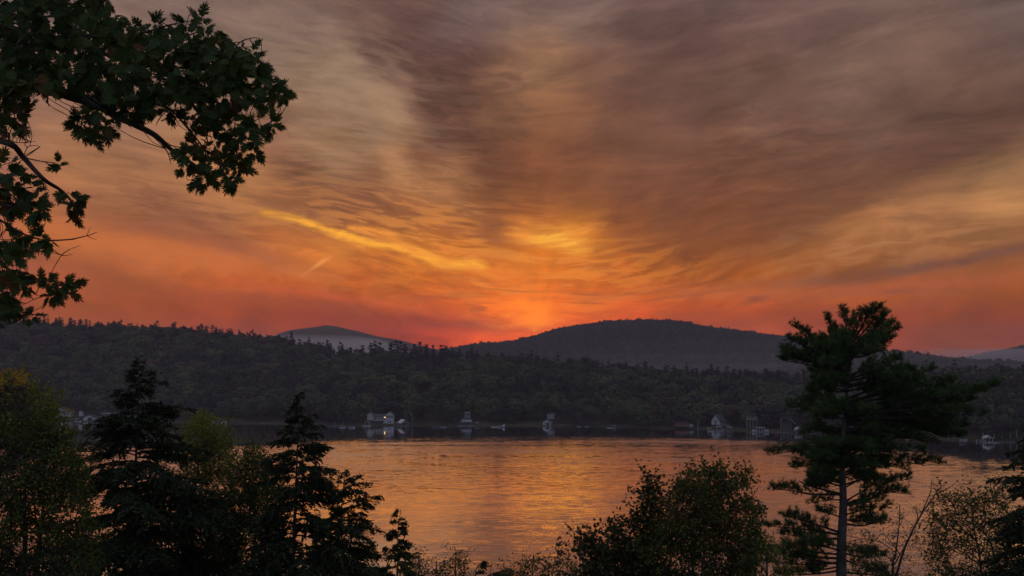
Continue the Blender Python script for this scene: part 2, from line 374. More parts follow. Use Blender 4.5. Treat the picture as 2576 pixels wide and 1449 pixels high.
CR_A = [(-900, 830), (-300, 812), (0, 806), (100, 806), (200, 813), (300, 821), (400, 825), (500, 830), (600, 838), (700, 853), (800, 870), (870, 880), (940, 886), (1000, 888), (1100, 888), (1170, 892), (1300, 902), (1400, 910), (1500, 917), (1600, 925), (1700, 932), (1800, 936), (1900, 944), (2000, 950), (2200, 948), (2370, 938), (2450, 932), (2576, 930), (3000, 915), (3600, 905)]
TREE_A = 14.0
HA = crest(CR_A, dA, TREE_A)
CR_B = [(950, 905), (1130, 882), (1180, 872), (1300, 858), (1350, 846), (1400, 832), (1450, 822), (1500, 814), (1560, 807), (1640, 805), (1700, 808), (1750, 817), (1800, 826), (1850, 832), (1900, 840), (2000, 850), (2100, 864), (2230, 884), (2400, 920)]
D_B = 2800.0; HB = crest(CR_B, D_B, 9.0)
CR_C = [(1900, 925), (2100, 895), (2230, 884), (2300, 889), (2400, 900), (2480, 905), (2576, 911), (2800, 910), (3200, 900)]
D_C = 1950.0; HC = crest(CR_C, D_C, 10.0)
CR_D = [(2300, 925), (2400, 906), (2480, 887), (2530, 879), (2576, 871), (2700, 856), (2900, 850), (3200, 880)]
D_D = 2950.0; HD = crest(CR_D, D_D, 8.0)
CR_E = [(560, 900), (640, 868), (700, 840), (730, 831), (760, 827), (790, 824), (820, 818), (845, 821), (870, 827), (900, 833), (950, 846), (1000, 854), (1080, 875), (1200, 905)]
D_E = 3300.0; HE = crest(CR_E, D_E, 0.0)
def sstep(t): t = np.clip(t, 0, 1); return t * t * (3 - 2 * t)
def ground(x, y):
    x = np.asarray(x, float); y = np.asarray(y, float)
    r = np.hypot(x, y); a = np.degrees(np.arctan2(x, y))
    front = np.abs(a) < 88
    near = np.interp(y, [-400, -60, -4, 4, 10, 22, 40, 60, 90, 125, 150, 175, 400], [75, 46, 38.2, 37.6, 34.5, 28.5, 22.0, 15.5, 8.0, 1.5, -1.2, -4, -6])
    near = near + fbm(x / 9.0, y / 9.0, 3, 11) * 1.0
    S = shore(a); D = dA(a); H = interp(a, HA)
    t = (r - S) / np.maximum(D - S, 50)
    up = np.clip(t, 0, 1)
    front_face = 1.0 + (H - 1.0) * (0.25 * up + 0.75 * sstep(up)) 
    front_face = np.where(t < 0, np.maximum(t * 60, -6), front_face)
    lump = fbm(x / 130.0, y / 130.0, 3, 5) * 26 * np.clip(t * 2.2, 0, 1) * np.clip((1.0 - t) * 3, 0, 1)
    back = 18 + (H - 18) * sstep(1 - (r - D) / 700.0)
    A = np.where(t <= 1, front_face + lump, back)
    def ridge(Hp, Dc, wf, wb, sd, amp):
        h = interp(a, Hp)
        q = np.where(r < Dc, (Dc - r) / wf, (r - Dc) / wb)
        n = fbm(x / (wf * 0.25), y / (wf * 0.25), 4, sd) * amp * np.clip(q * 5, 0, 1)
        return h * sstep(1 - q) + n * (q < 1)
    far = np.maximum.reduce([ridge(HB, D_B, 1350, 900, 21, 44), ridge(HC, D_C, 750, 700, 31, 22), ridge(HD, D_D, 800, 700, 41, 30), ridge(HE, D_E, 900, 500, 51, 30)])
    z = np.where(t > 0.85, np.maximum(A, far), A)
    return np.where(front & (r > 170), np.where(r > S, z, np.maximum(near, np.where(t < 0, np.maximum(t * 60, -6), -6))), near)
def build_terrain():
    azs = np.radians(np.concatenate([np.linspace(-180, -36, 49)[:-1], np.linspace(-36, 36, 481), np.linspace(36, 180, 49)[1:]]))
    rr = np.concatenate([np.linspace(0.5, 160, 64), np.linspace(165, 420, 12)[:-1], np.linspace(420, 1400, 150)[:-1], np.geomspace(1400, 3850, 120)])
    A, Rr = np.meshgrid(azs, rr)
    x = np.sin(A) * Rr; y = np.cos(A) * Rr; z = ground(x, y)
    V = np.stack([x, y, z], -1).reshape(-1, 3)
    n, m = A.shape
    i = np.arange(n - 1)[:, None] * m + np.arange(m - 1)[None]
    F = np.stack([i, i + 1, i + m + 1, i + m], -1).reshape(-1, 4)
    m_, w = mat('forest_floor')
    tc = w.n('ShaderNodeTexCoord').outputs['Object']
    n1 = w.noise(tc, 0.03, 6, 0.65); n2 = w.noise(tc, 0.6, 4, 0.6)
    c = w.ramp(n1, [(0.3, (0.022, 0.030, 0.014, 1)), (0.5, (0.040, 0.048, 0.020, 1)), (0.7, (0.055, 0.045, 0.024, 1))], 'LINEAR')
    c = w.mix(w.m('MULTIPLY', n2, 0.5), c, (0.03, 0.025, 0.018, 1))
    finish(w, principled(w, c, 0.9, 0.1))
    return obj('terrain', mesh_np('terrain', V, F, [m_], True), kind='structure', label='wooded ground falling to the lake and rising to the hills beyond')
terrain = build_terrain()

# ------------------------------------------------------------------ the lake
def build_lake():
    xs = np.linspace(-1600, 1600, 41); ys = np.linspace(100, 1000, 31)
    X, Y = np.meshgrid(xs, ys); V = np.stack([X, Y, X * 0], -1).reshape(-1, 3)
    n, m = X.shape
    i = np.arange(n - 1)[:, None] * m + np.arange(m - 1)[None]
    F = np.stack([i, i + 1, i + m + 1, i + m], -1).reshape(-1, 4)
    m_, w = mat('lake_water')
    pos = w.n('ShaderNodeNewGeometry').outputs['Position']
    x, y, z = w.sep(pos)
    def nz(sx, sy, s, det, seed, rough=0.55):
        v = w.xyz(w.m('MULTIPLY_ADD', x, sx, seed * 17.3), w.m('MULTIPLY_ADD', y, sy, seed * 5.1), 0.0)
        return w.noise(v, s, det, rough, 0.0, color=True)
    big = nz(0.05, 0.16, 1.0, 3.0, 1.0)          # long swells, 6 m
    mid = nz(0.25, 0.7, 1.0, 3.0, 5.0)           # ripples
    fine = nz(1.6, 2.6, 1.0, 2.0, 9.0)           # catspaws
    # where the breeze reaches the surface: calm under the far shore, patches and lanes elsewhere
    lane = w.noise(w.xyz(w.m('MULTIPLY', x, 0.0035), w.m('MULTIPLY', y, 0.022), 2.0), 1.0, 4.0, 0.6, 0.5)
    rr_ = w.m('SQRT', w.m('ADD', w.m('MULTIPLY', x, x), w.m('MULTIPLY', y, y)))
    ang = w.m('ARCTAN2', x, y)
    edge = w.curve(w.m('MULTIPLY_ADD', ang, 1.0, 0.5), [(0.0, .500), (0.12, .508), (0.25, .515), (0.36, .555), (0.44, .575), (0.53, .580), (0.62, .575), (0.72, .560), (0.80, .545), (0.9, .470), (1.0, .425)])
    dist = w.m('SUBTRACT', y, w.m('MULTIPLY', edge, 1000.0))
    dist = w.m('ADD', dist, w.m('MULTIPLY', w.m('SUBTRACT', lane, 0.5), 150.0))
    calm = w.rng(dist, -45.0, 22.0, 0.0, 1.0)
    patch = w.rng(lane, 0.40, 0.62, 0.45, 1.15)
    reach = w.rng(y, 270.0, 520.0, 0.50, 1.15, smooth=False)
    amp = w.m('MULTIPLY', w.m('MULTIPLY', patch, reach), w.rng(calm, 0.0, 1.0, 1.0, 0.10, smooth=False))
    # a boat's wake crossing the lake in even lines
    wk = w.m('SINE', w.m('ADD', w.m('MULTIPLY', y, 1.5), w.m('MULTIPLY', w.m('SUBTRACT', w.sep(big)[2], 0.5), 16.0)))
    wkm = w.m('MULTIPLY', w.rng(rr_, 300.0, 330.0), w.rng(rr_, 440.0, 380.0))
    def c0(v, k): return w.vm('SCALE', w.vm('SUBTRACT', v, (0.5, 0.5, 0.5)), scale=k)
    s = w.vm('ADD', w.vm('ADD', c0(big, 0.11), c0(mid, 0.22)), c0(fine, 0.17))
    s = w.vm('SCALE', s, scale=amp)
    sx, sy, sz = w.sep(s)
    sy = w.m('ADD', sy, w.m('MULTIPLY', w.m('MULTIPLY', wk, wkm), 0.022))
    # at a grazing view the slopes that face the viewer fill more of the picture
    sy = w.m('SUBTRACT', sy, w.m('MULTIPLY', w.m('MULTIPLY', amp, amp), w.m('MULTIPLY', y, 8.5e-5)))
    nrm = w.vm('NORMALIZE', w.xyz(w.m('MULTIPLY', sx, 0.5), sy, 1.0))
    g = w.n('ShaderNodeBsdfGlossy'); g.inputs['Color'].default_value = (1.0, 1.0, 1.0, 1); g.inputs['Roughness'].default_value = 0.06
    w.put(g.inputs['Normal'], nrm)
    p = principled(w, (0.012, 0.016, 0.02, 1), 0.3, 0.3)
    mx = w.n('ShaderNodeMixShader'); mx.inputs[0].default_value = 0.97
    w.put(mx.inputs[1], p); w.put(mx.inputs[2], g.outputs[0])
    finish(w, mx.outputs[0])
    return obj('lake', mesh_np('lake', V, F, [m_]), kind='structure', label='calm lake mirroring the sunset sky')
lake = build_lake()

# ------------------------------------------------------------------ haze and valley mist
def box_mesh(name, lo, hi, m):
    V = [(x, y, z) for z in (lo[2], hi[2]) for y in (lo[1], hi[1]) for x in (lo[0], hi[0])]
    F = [(0, 2, 3, 1), (4, 5, 7, 6), (0, 1, 5, 4), (2, 6, 7, 3), (0, 4, 6, 2), (1, 3, 7, 5)]
    return mesh_np(name, V, np.array(F), [m])
def volume_mat(name, dens, col, aniso=0.0):
    m, w = mat(name)
    v = w.n('ShaderNodeVolumePrincipled'); v.inputs['Color'].default_value = col + (1,)
    v.inputs['Density'].default_value = dens; v.inputs['Anisotropy'].default_value = aniso
    o = w.n('ShaderNodeOutputMaterial'); w.put(o.inputs['Volume'], v.outputs[0])
    return m
HAZE_D = 1.25e-4
obj('haze', box_mesh('haze', (-3950, -3950, -12), (3950, 3950, 186), volume_mat('haze_air', HAZE_D, (0.58, 0.53, 0.63))), kind='stuff')

# ------------------------------------------------------------------ mesh builder
class MB:
    """collects boxes, prisms and tubes; build() links them as one mesh object"""
    def __init__(s): s.v = []; s.f3 = []; s.f4 = []
    def _n(s): return len(s.v)
    def quad_box(s, P):            # 8 corners, bottom ring then top ring
        b = s._n(); s.v += [tuple(p) for p in P]
        for q in ((0, 3, 2, 1), (4, 5, 6, 7), (0, 1, 5, 4), (1, 2, 6, 5), (2, 3, 7, 6), (3, 0, 4, 7)):
            s.f4.append([b + i for i in q])
        return s
    def box(s, x0, x1, y0, y1, z0, z1):
        return s.quad_box([(x0, y0, z0), (x1, y0, z0), (x1, y1, z0), (x0, y1, z0), (x0, y0, z1), (x1, y0, z1), (x1, y1, z1), (x0, y1, z1)])
    def house(s, x0, x1, y0, y1, z0, zw, zr):
        """walls with gables on the y faces"""
        b = s._n(); xm = (x0 + x1) / 2
        s.v += [(x0, y0, z0), (x1, y0, z0), (x1, y0, zw), (xm, y0, zr), (x0, y0, zw), (x0, y1, z0), (x1, y1, z0), (x1, y1, zw), (xm, y1, zr), (x0, y1, zw)]
        s.f4 += [[b, b + 1, b + 2, b + 4], [b + 6, b + 5, b + 9, b + 7], [b, b + 4, b + 9, b + 5], [b + 1, b + 6, b + 7, b + 2], [b, b + 5, b + 6, b + 1]]
        s.f3 += [[b + 4, b + 2, b + 3], [b + 7, b + 9, b + 8]]
        s.f4 += [[b + 2, b + 7, b + 8, b + 3], [b + 3, b + 8, b + 9, b + 4]]
        return s
    def gable_roof(s, x0, x1, y0, y1, zw, zr, t=0.18, o=0.35):
        xm = (x0 + x1) / 2; sl = (zr - zw) / (xm - x0)
        for sg, xa in ((-1, x0), (1, x1)):
            xe = xa + sg * o; ze = zw - sl * o + 0.05; zp = zr + 0.05
            s.quad_box([(xe, y0 - o, ze), (xm, y0 - o, zp), (xm, y1 + o, zp), (xe, y1 + o, ze), (xe, y0 - o, ze + t), (xm, y0 - o, zp + t), (xm, y1 + o, zp + t), (xe, y1 + o, ze + t)])
        return s
    def bar(s, a, b, w=0.08):
        a = np.array(a, float); b = np.array(b, float); d = b - a; L = np.linalg.norm(d); d /= max(L, 1e-6)
        u = np.cross(d, (0, 0, 1) if abs(d[2]) < .9 else (1, 0, 0)); u /= np.linalg.norm(u); v = np.cross(d, u)
        r = w / 2
        return s.quad_box([a - u * r - v * r, a + u * r - v * r, a + u * r + v * r, a - u * r + v * r, b - u * r - v * r, b + u * r - v * r, b + u * r + v * r, b - u * r + v * r])
    def hull(s, L, W, H, z=0.0):
        """boat hull, bow towards +x"""
        b = s._n(); st = [(-.5, 1., 1.), (-.1, 1., 1.), (.25, .78, 1.06), (.5, .04, 1.18)]
        for t, wf, hf in st:
            y = W / 2 * wf
            s.v += [(t * L, -y * .6, z), (t * L, y * .6, z), (t * L, y, z + H * hf), (t * L, -y, z + H * hf)]
        for i in range(3):
            for k in range(4): s.f4.append([b + i * 4 + k, b + i * 4 + (k + 1) % 4, b + i * 4 + 4 + (k + 1) % 4, b + i * 4 + 4 + k])
        s.f4 += [[b + 3, b + 2, b + 1, b], [b + 12, b + 13, b + 14, b + 15]]
        return s
    def build(s, name, m, parent=None, **kw):
        F = []
        if s.f3: F.append(np.array(s.f3))
        if s.f4: F.append(np.array(s.f4))
        return obj(name, mesh_np(name, s.v, F, [m]), parent, **kw)

def tube_np(path, rad, k=6):
    """tapered tube round a polyline -> V, F"""
    P = np.asarray(path, float); n = len(P)
    rad = np.broadcast_to(np.asarray(rad, float), (n,))
    T = np.gradient(P, axis=0); T /= np.maximum(np.linalg.norm(T, axis=1, keepdims=True), 1e-9)
    ref = np.array([0.0, 1.0, 0.02]) if abs(T[:, 1]).mean() < .8 else np.array([1.0, 0, 0.02])
    U = np.cross(T, ref); U /= np.maximum(np.linalg.norm(U, axis=1, keepdims=True), 1e-9); W = np.cross(T, U)
    a = np.arange(k) / k * 2 * math.pi
    V = P[:, None] + rad[:, None, None] * (np.cos(a)[None, :, None] * U[:, None] + np.sin(a)[None, :, None] * W[:, None])
    i = np.arange(n - 1)[:, None] * k; j = np.arange(k)[None]; j2 = (j + 1) % k
    F = np.stack([i + j, i + j2, i + k + j2, i + k + j], -1).reshape(-1, 4)
    return V.reshape(-1, 3), F
class Geo:
    """accumulates arrays of vertices, quads, triangles and a per-vertex tint"""
    def __init__(s): s.V = []; s.F4 = []; s.F3 = []; s.T = []; s.n = 0
    def add(s, V, F, tint=0.5):
        V = np.asarray(V, float)
        F = np.asarray(F)
        (s.F4 if F.shape[1] == 4 else s.F3).append(F + s.n)
        s.V.append(V); s.T.append(np.broadcast_to(np.asarray(tint, float), (len(V),))); s.n += len(V)
    def tube(s, path, rad, k=6, tint=0.5):
        V, F = tube_np(path, rad, k); s.add(V, F, tint)
    def cards(s, C, A, B, shape, tint):
        """leaves: centres C, half axes A (length) and B (width); shape = outline in (a, b) units, one polygon each"""
        S = np.asarray(shape, float); n, k = len(C), len(S)
        N = np.cross(A, B); N /= np.maximum(np.linalg.norm(N, axis=1, keepdims=True), 1e-9)
        h = S[:, 2] if S.shape[1] > 2 else np.zeros(k)
        L = np.linalg.norm(A, axis=1)
        V = C[:, None] + S[None, :, 0, None] * A[:, None] + S[None, :, 1, None] * B[:, None] + (h[None, :, None] * L[:, None, None]) * N[:, None]
        t = np.repeat(np.asarray(tint), k)
        base = np.arange(n)[:, None] * k
        if k == 3: s.add(V.reshape(-1, 3), base + np.arange(3)[None], t)
        elif k == 4: s.add(V.reshape(-1, 3), base + np.arange(4)[None], t)
        else:
            tri = np.array([[0, i, i + 1] for i in range(1, k - 1)])
            s.add(V.reshape(-1, 3), (base[:, None] + tri[None]).reshape(-1, 3), t)
    def mesh(s, name, m, smooth=False):
        F = []
        if s.F3: F.append(np.concatenate(s.F3))
        if s.F4: F.append(np.concatenate(s.F4))
        V = np.concatenate(s.V)
        me = mesh_np(name, V, F, [m], smooth)
        at_ = me.attributes.new('tint', 'FLOAT', 'POINT'); at_.data.foreach_set('value', np.concatenate(s.T).astype(np.float32))
        return me
def rnd_dir(rs, n):
    v = rs.normal(size=(n, 3)); return v / np.linalg.norm(v, axis=1, keepdims=True)
def unit(v): return v / np.maximum(np.linalg.norm(v, axis=-1, keepdims=True), 1e-9)
def perp(D, rs):
    r = rnd_dir(rs, len(D)); u = np.cross(D, r); return u / np.maximum(np.linalg.norm(u, axis=1, keepdims=True), 1e-9)

# ------------------------------------------------------------------ far woods
def wood_mat(name, cols, trunk=False):
    m, w = mat(name)
    r = w.n('ShaderNodeObjectInfo').outputs['Random']
    a = w.n('ShaderNodeAttribute', attribute_name='tint').outputs['Fac']
    k = len(cols) - 1
    c = w.ramp(r, [(i / k, tuple(q) + (1,)) for i, q in enumerate(cols)], 'LINEAR')
    c = w.vm('SCALE', c, scale=w.m('MULTIPLY_ADD', a, 0.7, 0.65))
    p = principled(w, c, 0.75, 0.15)
    t = w.n('ShaderNodeBsdfTranslucent'); w.put(t.inputs[0], c)
    mx = w.n('ShaderNodeMixShader'); mx.inputs[0].default_value = 0.08
    w.put(mx.inputs[1], p); w.put(mx.inputs[2], t.outputs[0]); finish(w, mx.outputs[0])
    return m
M_WOOD = wood_mat('broadleaf_foliage', [(.010, .021, .012), (.016, .032, .016), (.027, .048, .020), (.042, .066, .024), (.068, .086, .028), (.014, .027, .016), (.023, .041, .019), (.072, .072, .026), (.011, .024, .014), (.058, .040, .024)])
M_PINE = wood_mat('pine_foliage', [(.013, .022, .014), (.017, .028, .016), (.022, .034, .018)])
M_BARK = simple_mat('bark', (.055, .045, .036), 0.9, 0.4, 6.0, 0.1)
M_PALEBARK = simple_mat('pale_bark', (.50, .48, .46), 0.8, 0.35, 4.0, 0.2)

def far_broadleaf(seed, h=14.0, n=420, trunk=True):
    r = np.random.RandomState(seed); g = Geo()
    nb = 6 + r.randint(3); C = []
    for i in range(nb):
        a = r.rand() * 2 * math.pi; q = r.rand() ** .6 * .36 * h; z = h * (.42 + .40 * r.rand()) - q * .35
        C.append((math.cos(a) * q, math.sin(a) * q, z, h * (.19 + .10 * r.rand())))
    C.append((0, 0, h * .80, h * .17))
    for (x, y, z, rad) in C:
        k = n // nb; d = rnd_dir(r, k); d[:, 2] = d[:, 2] * .8 + .18
        P = np.array([x, y, z]) + d * rad * (0.85 + .25 * r.rand(k, 1))
        dj = unit(d + rnd_dir(r, k) * .35 + np.array([0, 0, .15])); A = perp(dj, r); B = np.cross(dj, A)
        sz = h * .052 * (0.7 + .8 * r.rand(k, 1))
        g.cards(P, A * sz, B * sz * .8, [(-1, -.5), (.2, -1), (1, .2), (-.1, 1)], np.clip(.5 + .12 * r.normal(size=k) + (r.rand() - .5) * .3, 0, 1))
    return g
def far_pine(seed, h=18.0, n=260):
    r = np.random.RandomState(seed); g = Geo()
    lev = np.linspace(.28, .97, 9) + r.normal(size=9) * .02
    for t in lev:
        L = h * (.23 * (1 - t) ** .75 + .035)
        for b in range(4 + r.randint(2)):
            a = r.rand() * 2 * math.pi; l = L * (.6 + .7 * r.rand())
            d = np.array([math.cos(a), math.sin(a), .18 + .2 * r.rand()])
            g.tube([(0, 0, h * t), d * l * .95 + (0, 0, h * t)], [h * .006, h * .002], 3, .1)
            k = max(4, int(n / 40))
            q = (.35 + .65 * r.rand(k, 1)); P = d * l * q + np.array([0, 0, h * t]) + r.normal(size=(k, 3)) * l * .12 * np.array([1, 1, .45]) + np.array([0, 0, .02 * h])
            A = rnd_dir(r, k) + d * .7; A[:, 2] = np.abs(A[:, 2]) * .6; A /= np.linalg.norm(A, axis=1, keepdims=True)
            B = perp(A, r); sz = h * .058 * (.6 + .7 * r.rand(k, 1))
            g.cards(P, A * sz, B * sz * .55, [(-.8, -.6), (1.1, 0), (-.8, .6)], np.clip(.5 + .3 * r.normal(size=k), 0, 1))
    g.tube([(0, 0, h * .2), (0, 0, h * .6), (0, 0, h * 1.0)], [h * .012, h * .009, h * .002], 4, .1)
    return g
WOOD = bpy.data.collections.new('wood_kinds')
for i in range(6):
    WOOD.objects.link(bpy.data.objects.new('a_broadleaf_kind', far_broadleaf(100 + i).mesh('broadleaf_kind', M_WOOD)))
for i in range(4):
    WOOD.objects.link(bpy.data.objects.new('b_pine_kind', far_pine(200 + i).mesh('pine_kind', M_PINE)))

def scatter(name, P, kind, scl, label):
    n = len(P); me = bpy.data.meshes.new(name); me.vertices.add(n)
    me.vertices.foreach_set('co', P.astype(np.float32).ravel())
    a = me.attributes.new('kind_index', 'INT', 'POINT'); a.data.foreach_set('value', kind.astype(np.int32))
    a = me.attributes.new('turn', 'FLOAT_VECTOR', 'POINT'); rot = np.zeros((n, 3), np.float32); rot[:, 2] = rs.rand(n) * 6.28; rot[:, :2] = rs.normal(size=(n, 2)) * .04
    a.data.foreach_set('vector', rot.ravel())
    a = me.attributes.new('size', 'FLOAT_VECTOR', 'POINT'); a.data.foreach_set('vector', scl.astype(np.float32).ravel())
    o = obj(name, me, kind='stuff', label=label)
    gn = bpy.data.node_groups.new(name, 'GeometryNodeTree')
    gn.interface.new_socket('Geometry', in_out='INPUT', socket_type='NodeSocketGeometry')
    gn.interface.new_socket('Geometry', in_out='OUTPUT', socket_type='NodeSocketGeometry')
    N = gn.nodes; L = gn.links
    gi = N.new('NodeGroupInput'); go = N.new('NodeGroupOutput')
    ci = N.new('GeometryNodeCollectionInfo'); ci.inputs[0].default_value = WOOD; ci.inputs['Separate Children'].default_value = True; ci.inputs['Reset Children'].default_value = True
    ip = N.new('GeometryNodeInstanceOnPoints'); ip.inputs['Pick Instance'].default_value = True
    def na(nm, ty):
        q = N.new('GeometryNodeInputNamedAttribute'); q.data_type = ty; q.inputs[0].default_value = nm; return q.outputs[0]
    e2r = N.new('FunctionNodeEulerToRotation')
    L.new(gi.outputs[0], ip.inputs['Points']); L.new(ci.outputs[0], ip.inputs['Instance'])
    L.new(na('kind_index', 'INT'), ip.inputs['Instance Index'])
    L.new(na('turn', 'FLOAT_VECTOR'), e2r.inputs[0]); L.new(e2r.outputs[0], ip.inputs['Rotation'])
    L.new(na('size', 'FLOAT_VECTOR'), ip.inputs['Scale']); L.new(ip.outputs[0], go.inputs[0])
    md = o.modifiers.new('woods', 'NODES'); md.node_group = gn
    return o
CLEAR = []          # (x, y, radius) kept free of trees
def grid_pts(x0, x1, y0, y1, c):
    X, Y = np.meshgrid(np.arange(x0, x1, c), np.arange(y0, y1, c))
    X = X.ravel() + (rs.rand(X.size) - .5) * c * .95; Y = Y.ravel() + (rs.rand(Y.size) - .5) * c * .95
    return X, Y
def build_woods():
    X, Y = grid_pts(-900, 800, 420, 1320, 11.5)
    r = np.hypot(X, Y); a = np.degrees(np.arctan2(X, Y)); S = shore(a); D = dA(a)
    k = (r > S + 2.5) & (r < D + 50) & (np.abs(a) < 33)
    for (cx, cy_, cr) in CLEAR: k &= ~((np.abs(X - cx) < cr) & (Y > cy_ - 32) & (Y < cy_ + cr * .9))
    X, Y, r, a, S, D = [q[k] for q in (X, Y, r, a, S, D)]
    t = (r - S) / (D - S); n = len(X)
    ppine = np.where(t > .86, .60, .035) + .15 * (fbm(X / 120, Y / 120, 2, 77) > .08)
    pine = rs.rand(n) < ppine
    kind = np.where(pine, 6 + rs.randint(0, 4, n), rs.randint(0, 6, n))
    s = np.where(pine, .72 + .40 * rs.rand(n), .95 + 1.05 * rs.rand(n) ** 1.7)
    s *= np.where(t < .05, .55 + .3 * rs.rand(n), 1.0)
    # a tree at the crest may not stand above the traced skyline by more than its share
    sc3 = np.stack([s * (1 + .12 * rs.normal(size=n)), s, np.minimum(s, 1.0 + .25 * rs.rand(n)) * (1 + .10 * rs.normal(size=n))], 1)
    P = np.stack([X, Y, ground(X, Y) - .4], 1)
    scatter('hillside_woods', P, kind, sc3, 'dense mixed woods covering the hillside above the far shore')
    def mountain(name, label, x0, x1, y0, y1, c, rmin, rmax, a0, a1, h0):
        X, Y = grid_pts(x0, x1, y0, y1, c); r = np.hypot(X, Y); a = np.degrees(np.arctan2(X, Y))
        k = (r > rmin) & (r < rmax) & (a > a0) & (a < a1); X, Y, r = X[k], Y[k], r[k]; n = len(X)
        z = ground(X, Y); kk = z > h0; X, Y, z = X[kk], Y[kk], z[kk]; n = len(X)
        pine = rs.rand(n) < .35
        kind = np.where(pine, 6 + rs.randint(0, 4, n), rs.randint(0, 6, n)); s = np.where(pine, .60, .75) * (.65 + .5 * rs.rand(n) + .45 * (rs.rand(n) < .06))
        scatter(name, np.stack([X, Y, z - .5], 1), kind, np.repeat(s[:, None], 3, 1), label)
    mountain('mountain_woods', 'hazy woods on the long mountain in the middle distance', -400, 1500, 1450, 2950, 10.5, 1500, D_B + 40, -7, 27, 16)
    mountain('valley_woods', 'misty woods on the low ridge behind the tall pine', 380, 1300, 1150, 2050, 10, 1250, D_C + 40, 14, 34, 16)
    mountain('distant_woods', 'faint woods on the far hill at the right edge', 950, 1800, 2000, 3000, 12, 2150, D_D + 40, 22, 34, 45)

# ------------------------------------------------------------------ far shore: houses, boathouses, docks, boats
M_WHITE = simple_mat('white_paint', (.42, .43, .45), 0.6, 0.08, 2.0)
M_CREAM = simple_mat('pale_siding', (.31, .30, .30), 0.7, 0.12, 2.0)
M_GREY = simple_mat('grey_siding', (.34, .33, .36), 0.7, 0.15, 2.0)
M_RED = simple_mat('red_brown_stain', (.14, .060, .050), 0.7, 0.2, 2.0)
M_ROOF = simple_mat('dark_shingles', (.060, .058, .062), 0.85, 0.3, 5.0)
M_METALROOF = simple_mat('pale_metal_roof', (.46, .48, .52), 0.45, 0.06, 1.0, 0.5)
M_DARK = simple_mat('dark_opening', (.020, .020, .024), 0.6, 0.2, 2.0)
M_DOCK = simple_mat('weathered_planks', (.22, .21, .20), 0.85, 0.3, 3.0)
M_PANE = simple_mat('window_glass', (.03, .035, .045), 0.08, 0.1, 1.0, 0.6)
M_CANVAS = simple_mat('grey_canvas', (.30, .31, .34), 0.8, 0.15, 2.0)
M_BLUE = simple_mat('blue_canvas', (.06, .10, .32), 0.7, 0.15, 2.0)
M_RIM = simple_mat('dark_fibreglass', (.05, .055, .075), 0.3, 0.1, 2.0, 0.5)
def ground_hit(px, py, z):
    """world point at height z seen at a photo pixel"""
    p = at(px, py, 1.0); t = (z - CAM_Z) / (p[2] - CAM_Z)
    return np.array([p[0] * t, t, z])
def spot(px, py, z=0.0):
    p = ground_hit(px, py, z); k = p[1] / FPX
    return p, k                       # position and metres per photo pixel
def inland(px, py, d):
    """point seen at a photo pixel, d metres behind the far shore line"""
    a = px_az(px); return at(px, py, float(interp(a, SHORE)) + d)
def base_block(root, x0, x1, y0, y1, h=4.0):
    MB().box(x0 + .06, x1 - .06, y0 + .06, y1 - .06, -h, -.01).build('foundation', M_ROOF, root)
def window(root, x0, x1, y, z0, z1, m=None, bars=1):
    b = MB(); t = .09
    b.box(x0, x1, y - .05, y + .02, z0, z0 + t).box(x0, x1, y - .05, y + .02, z1 - t, z1)
    for i in range(bars + 2):
        x = x0 + (x1 - x0 - t) * i / (bars + 1); b.box(x, x + t, y - .048, y + .02, z0 + t, z1 - t)
    f = b.build('window', M_WHITE if m is None else m, root)
    MB().box(x0 + t, x1 - t, y - .015, y + .01, z0 + t, z1 - t).build('pane', M_PANE, f)
def boathouse(px, py, W, Dp, hw, hr, label, rz=0.0, door=(.32, .62, .7), wing=None, wall=None, roof=None, win=None):
    p, k = spot(px, py)
    root = empty('boathouse', p, rz, label=label, cat='boathouse', group='boathouses along the far shore')
    z0 = .45; wall = wall or M_WHITE
    MB().house(-W / 2, W / 2, 0, Dp, z0, hw, hr).build('wall', wall, root)
    MB().gable_roof(-W / 2, W / 2, 0, Dp, hw, hr).build('roof', roof or M_ROOF, root)
    d0, d1, dh = door; x0 = -W / 2 + W * d0; x1 = -W / 2 + W * d1; zt = z0 + (hw - z0) * dh
    dr = MB().box(x0, x1, -.06, .02, .2, zt).build('door', M_DARK, root)
    b = MB(); b.box(x0 - .12, x0, -.09, .02, .2, zt).box(x1, x1 + .12, -.09, .02, .2, zt).box(x0 - .12, x1 + .12, -.09, .02, zt, zt + .12); b.build('door_frame', wall, dr)
    if win: window(root, win[0], win[1], -.02, win[2], win[3])
    if wing:
        ww, wh = wing; MB().box(W / 2 + .02, W / 2 + ww, .8, Dp, z0, wh).build('side_wing', wall, root)
        MB().quad_box([(W / 2 + .03, .4, wh), (W / 2 + ww + .3, .4, wh), (W / 2 + ww + .3, Dp + .3, wh), (W / 2 + .03, Dp + .3, wh), (W / 2 + .03, .4, wh + .5), (W / 2 + ww + .3, .4, wh + .15), (W / 2 + ww + .3, Dp + .3, wh + .15), (W / 2 + .03, Dp + .3, wh + .5)]).build('wing_roof', roof or M_ROOF, root)
        for i in (0, 1): window(root, W / 2 + ww * (.3 + .36 * i), W / 2 + ww * (.3 + .36 * i) + .6, .78, z0 + .9, z0 + 1.9, None, 0)
    MB().box(-W / 2 - .6, W / 2 + (wing[0] + 1.6 if wing else 1.2), -.9, Dp * .5, .18, .44).build('deck', M_DOCK, root)
    for x in np.linspace(-W / 2, W / 2 + (wing[0] if wing else 0), 4): MB().box(x - .12, x + .12, -.6, -.36, -4, .17).build('piling', M_BARK, root)
    return root
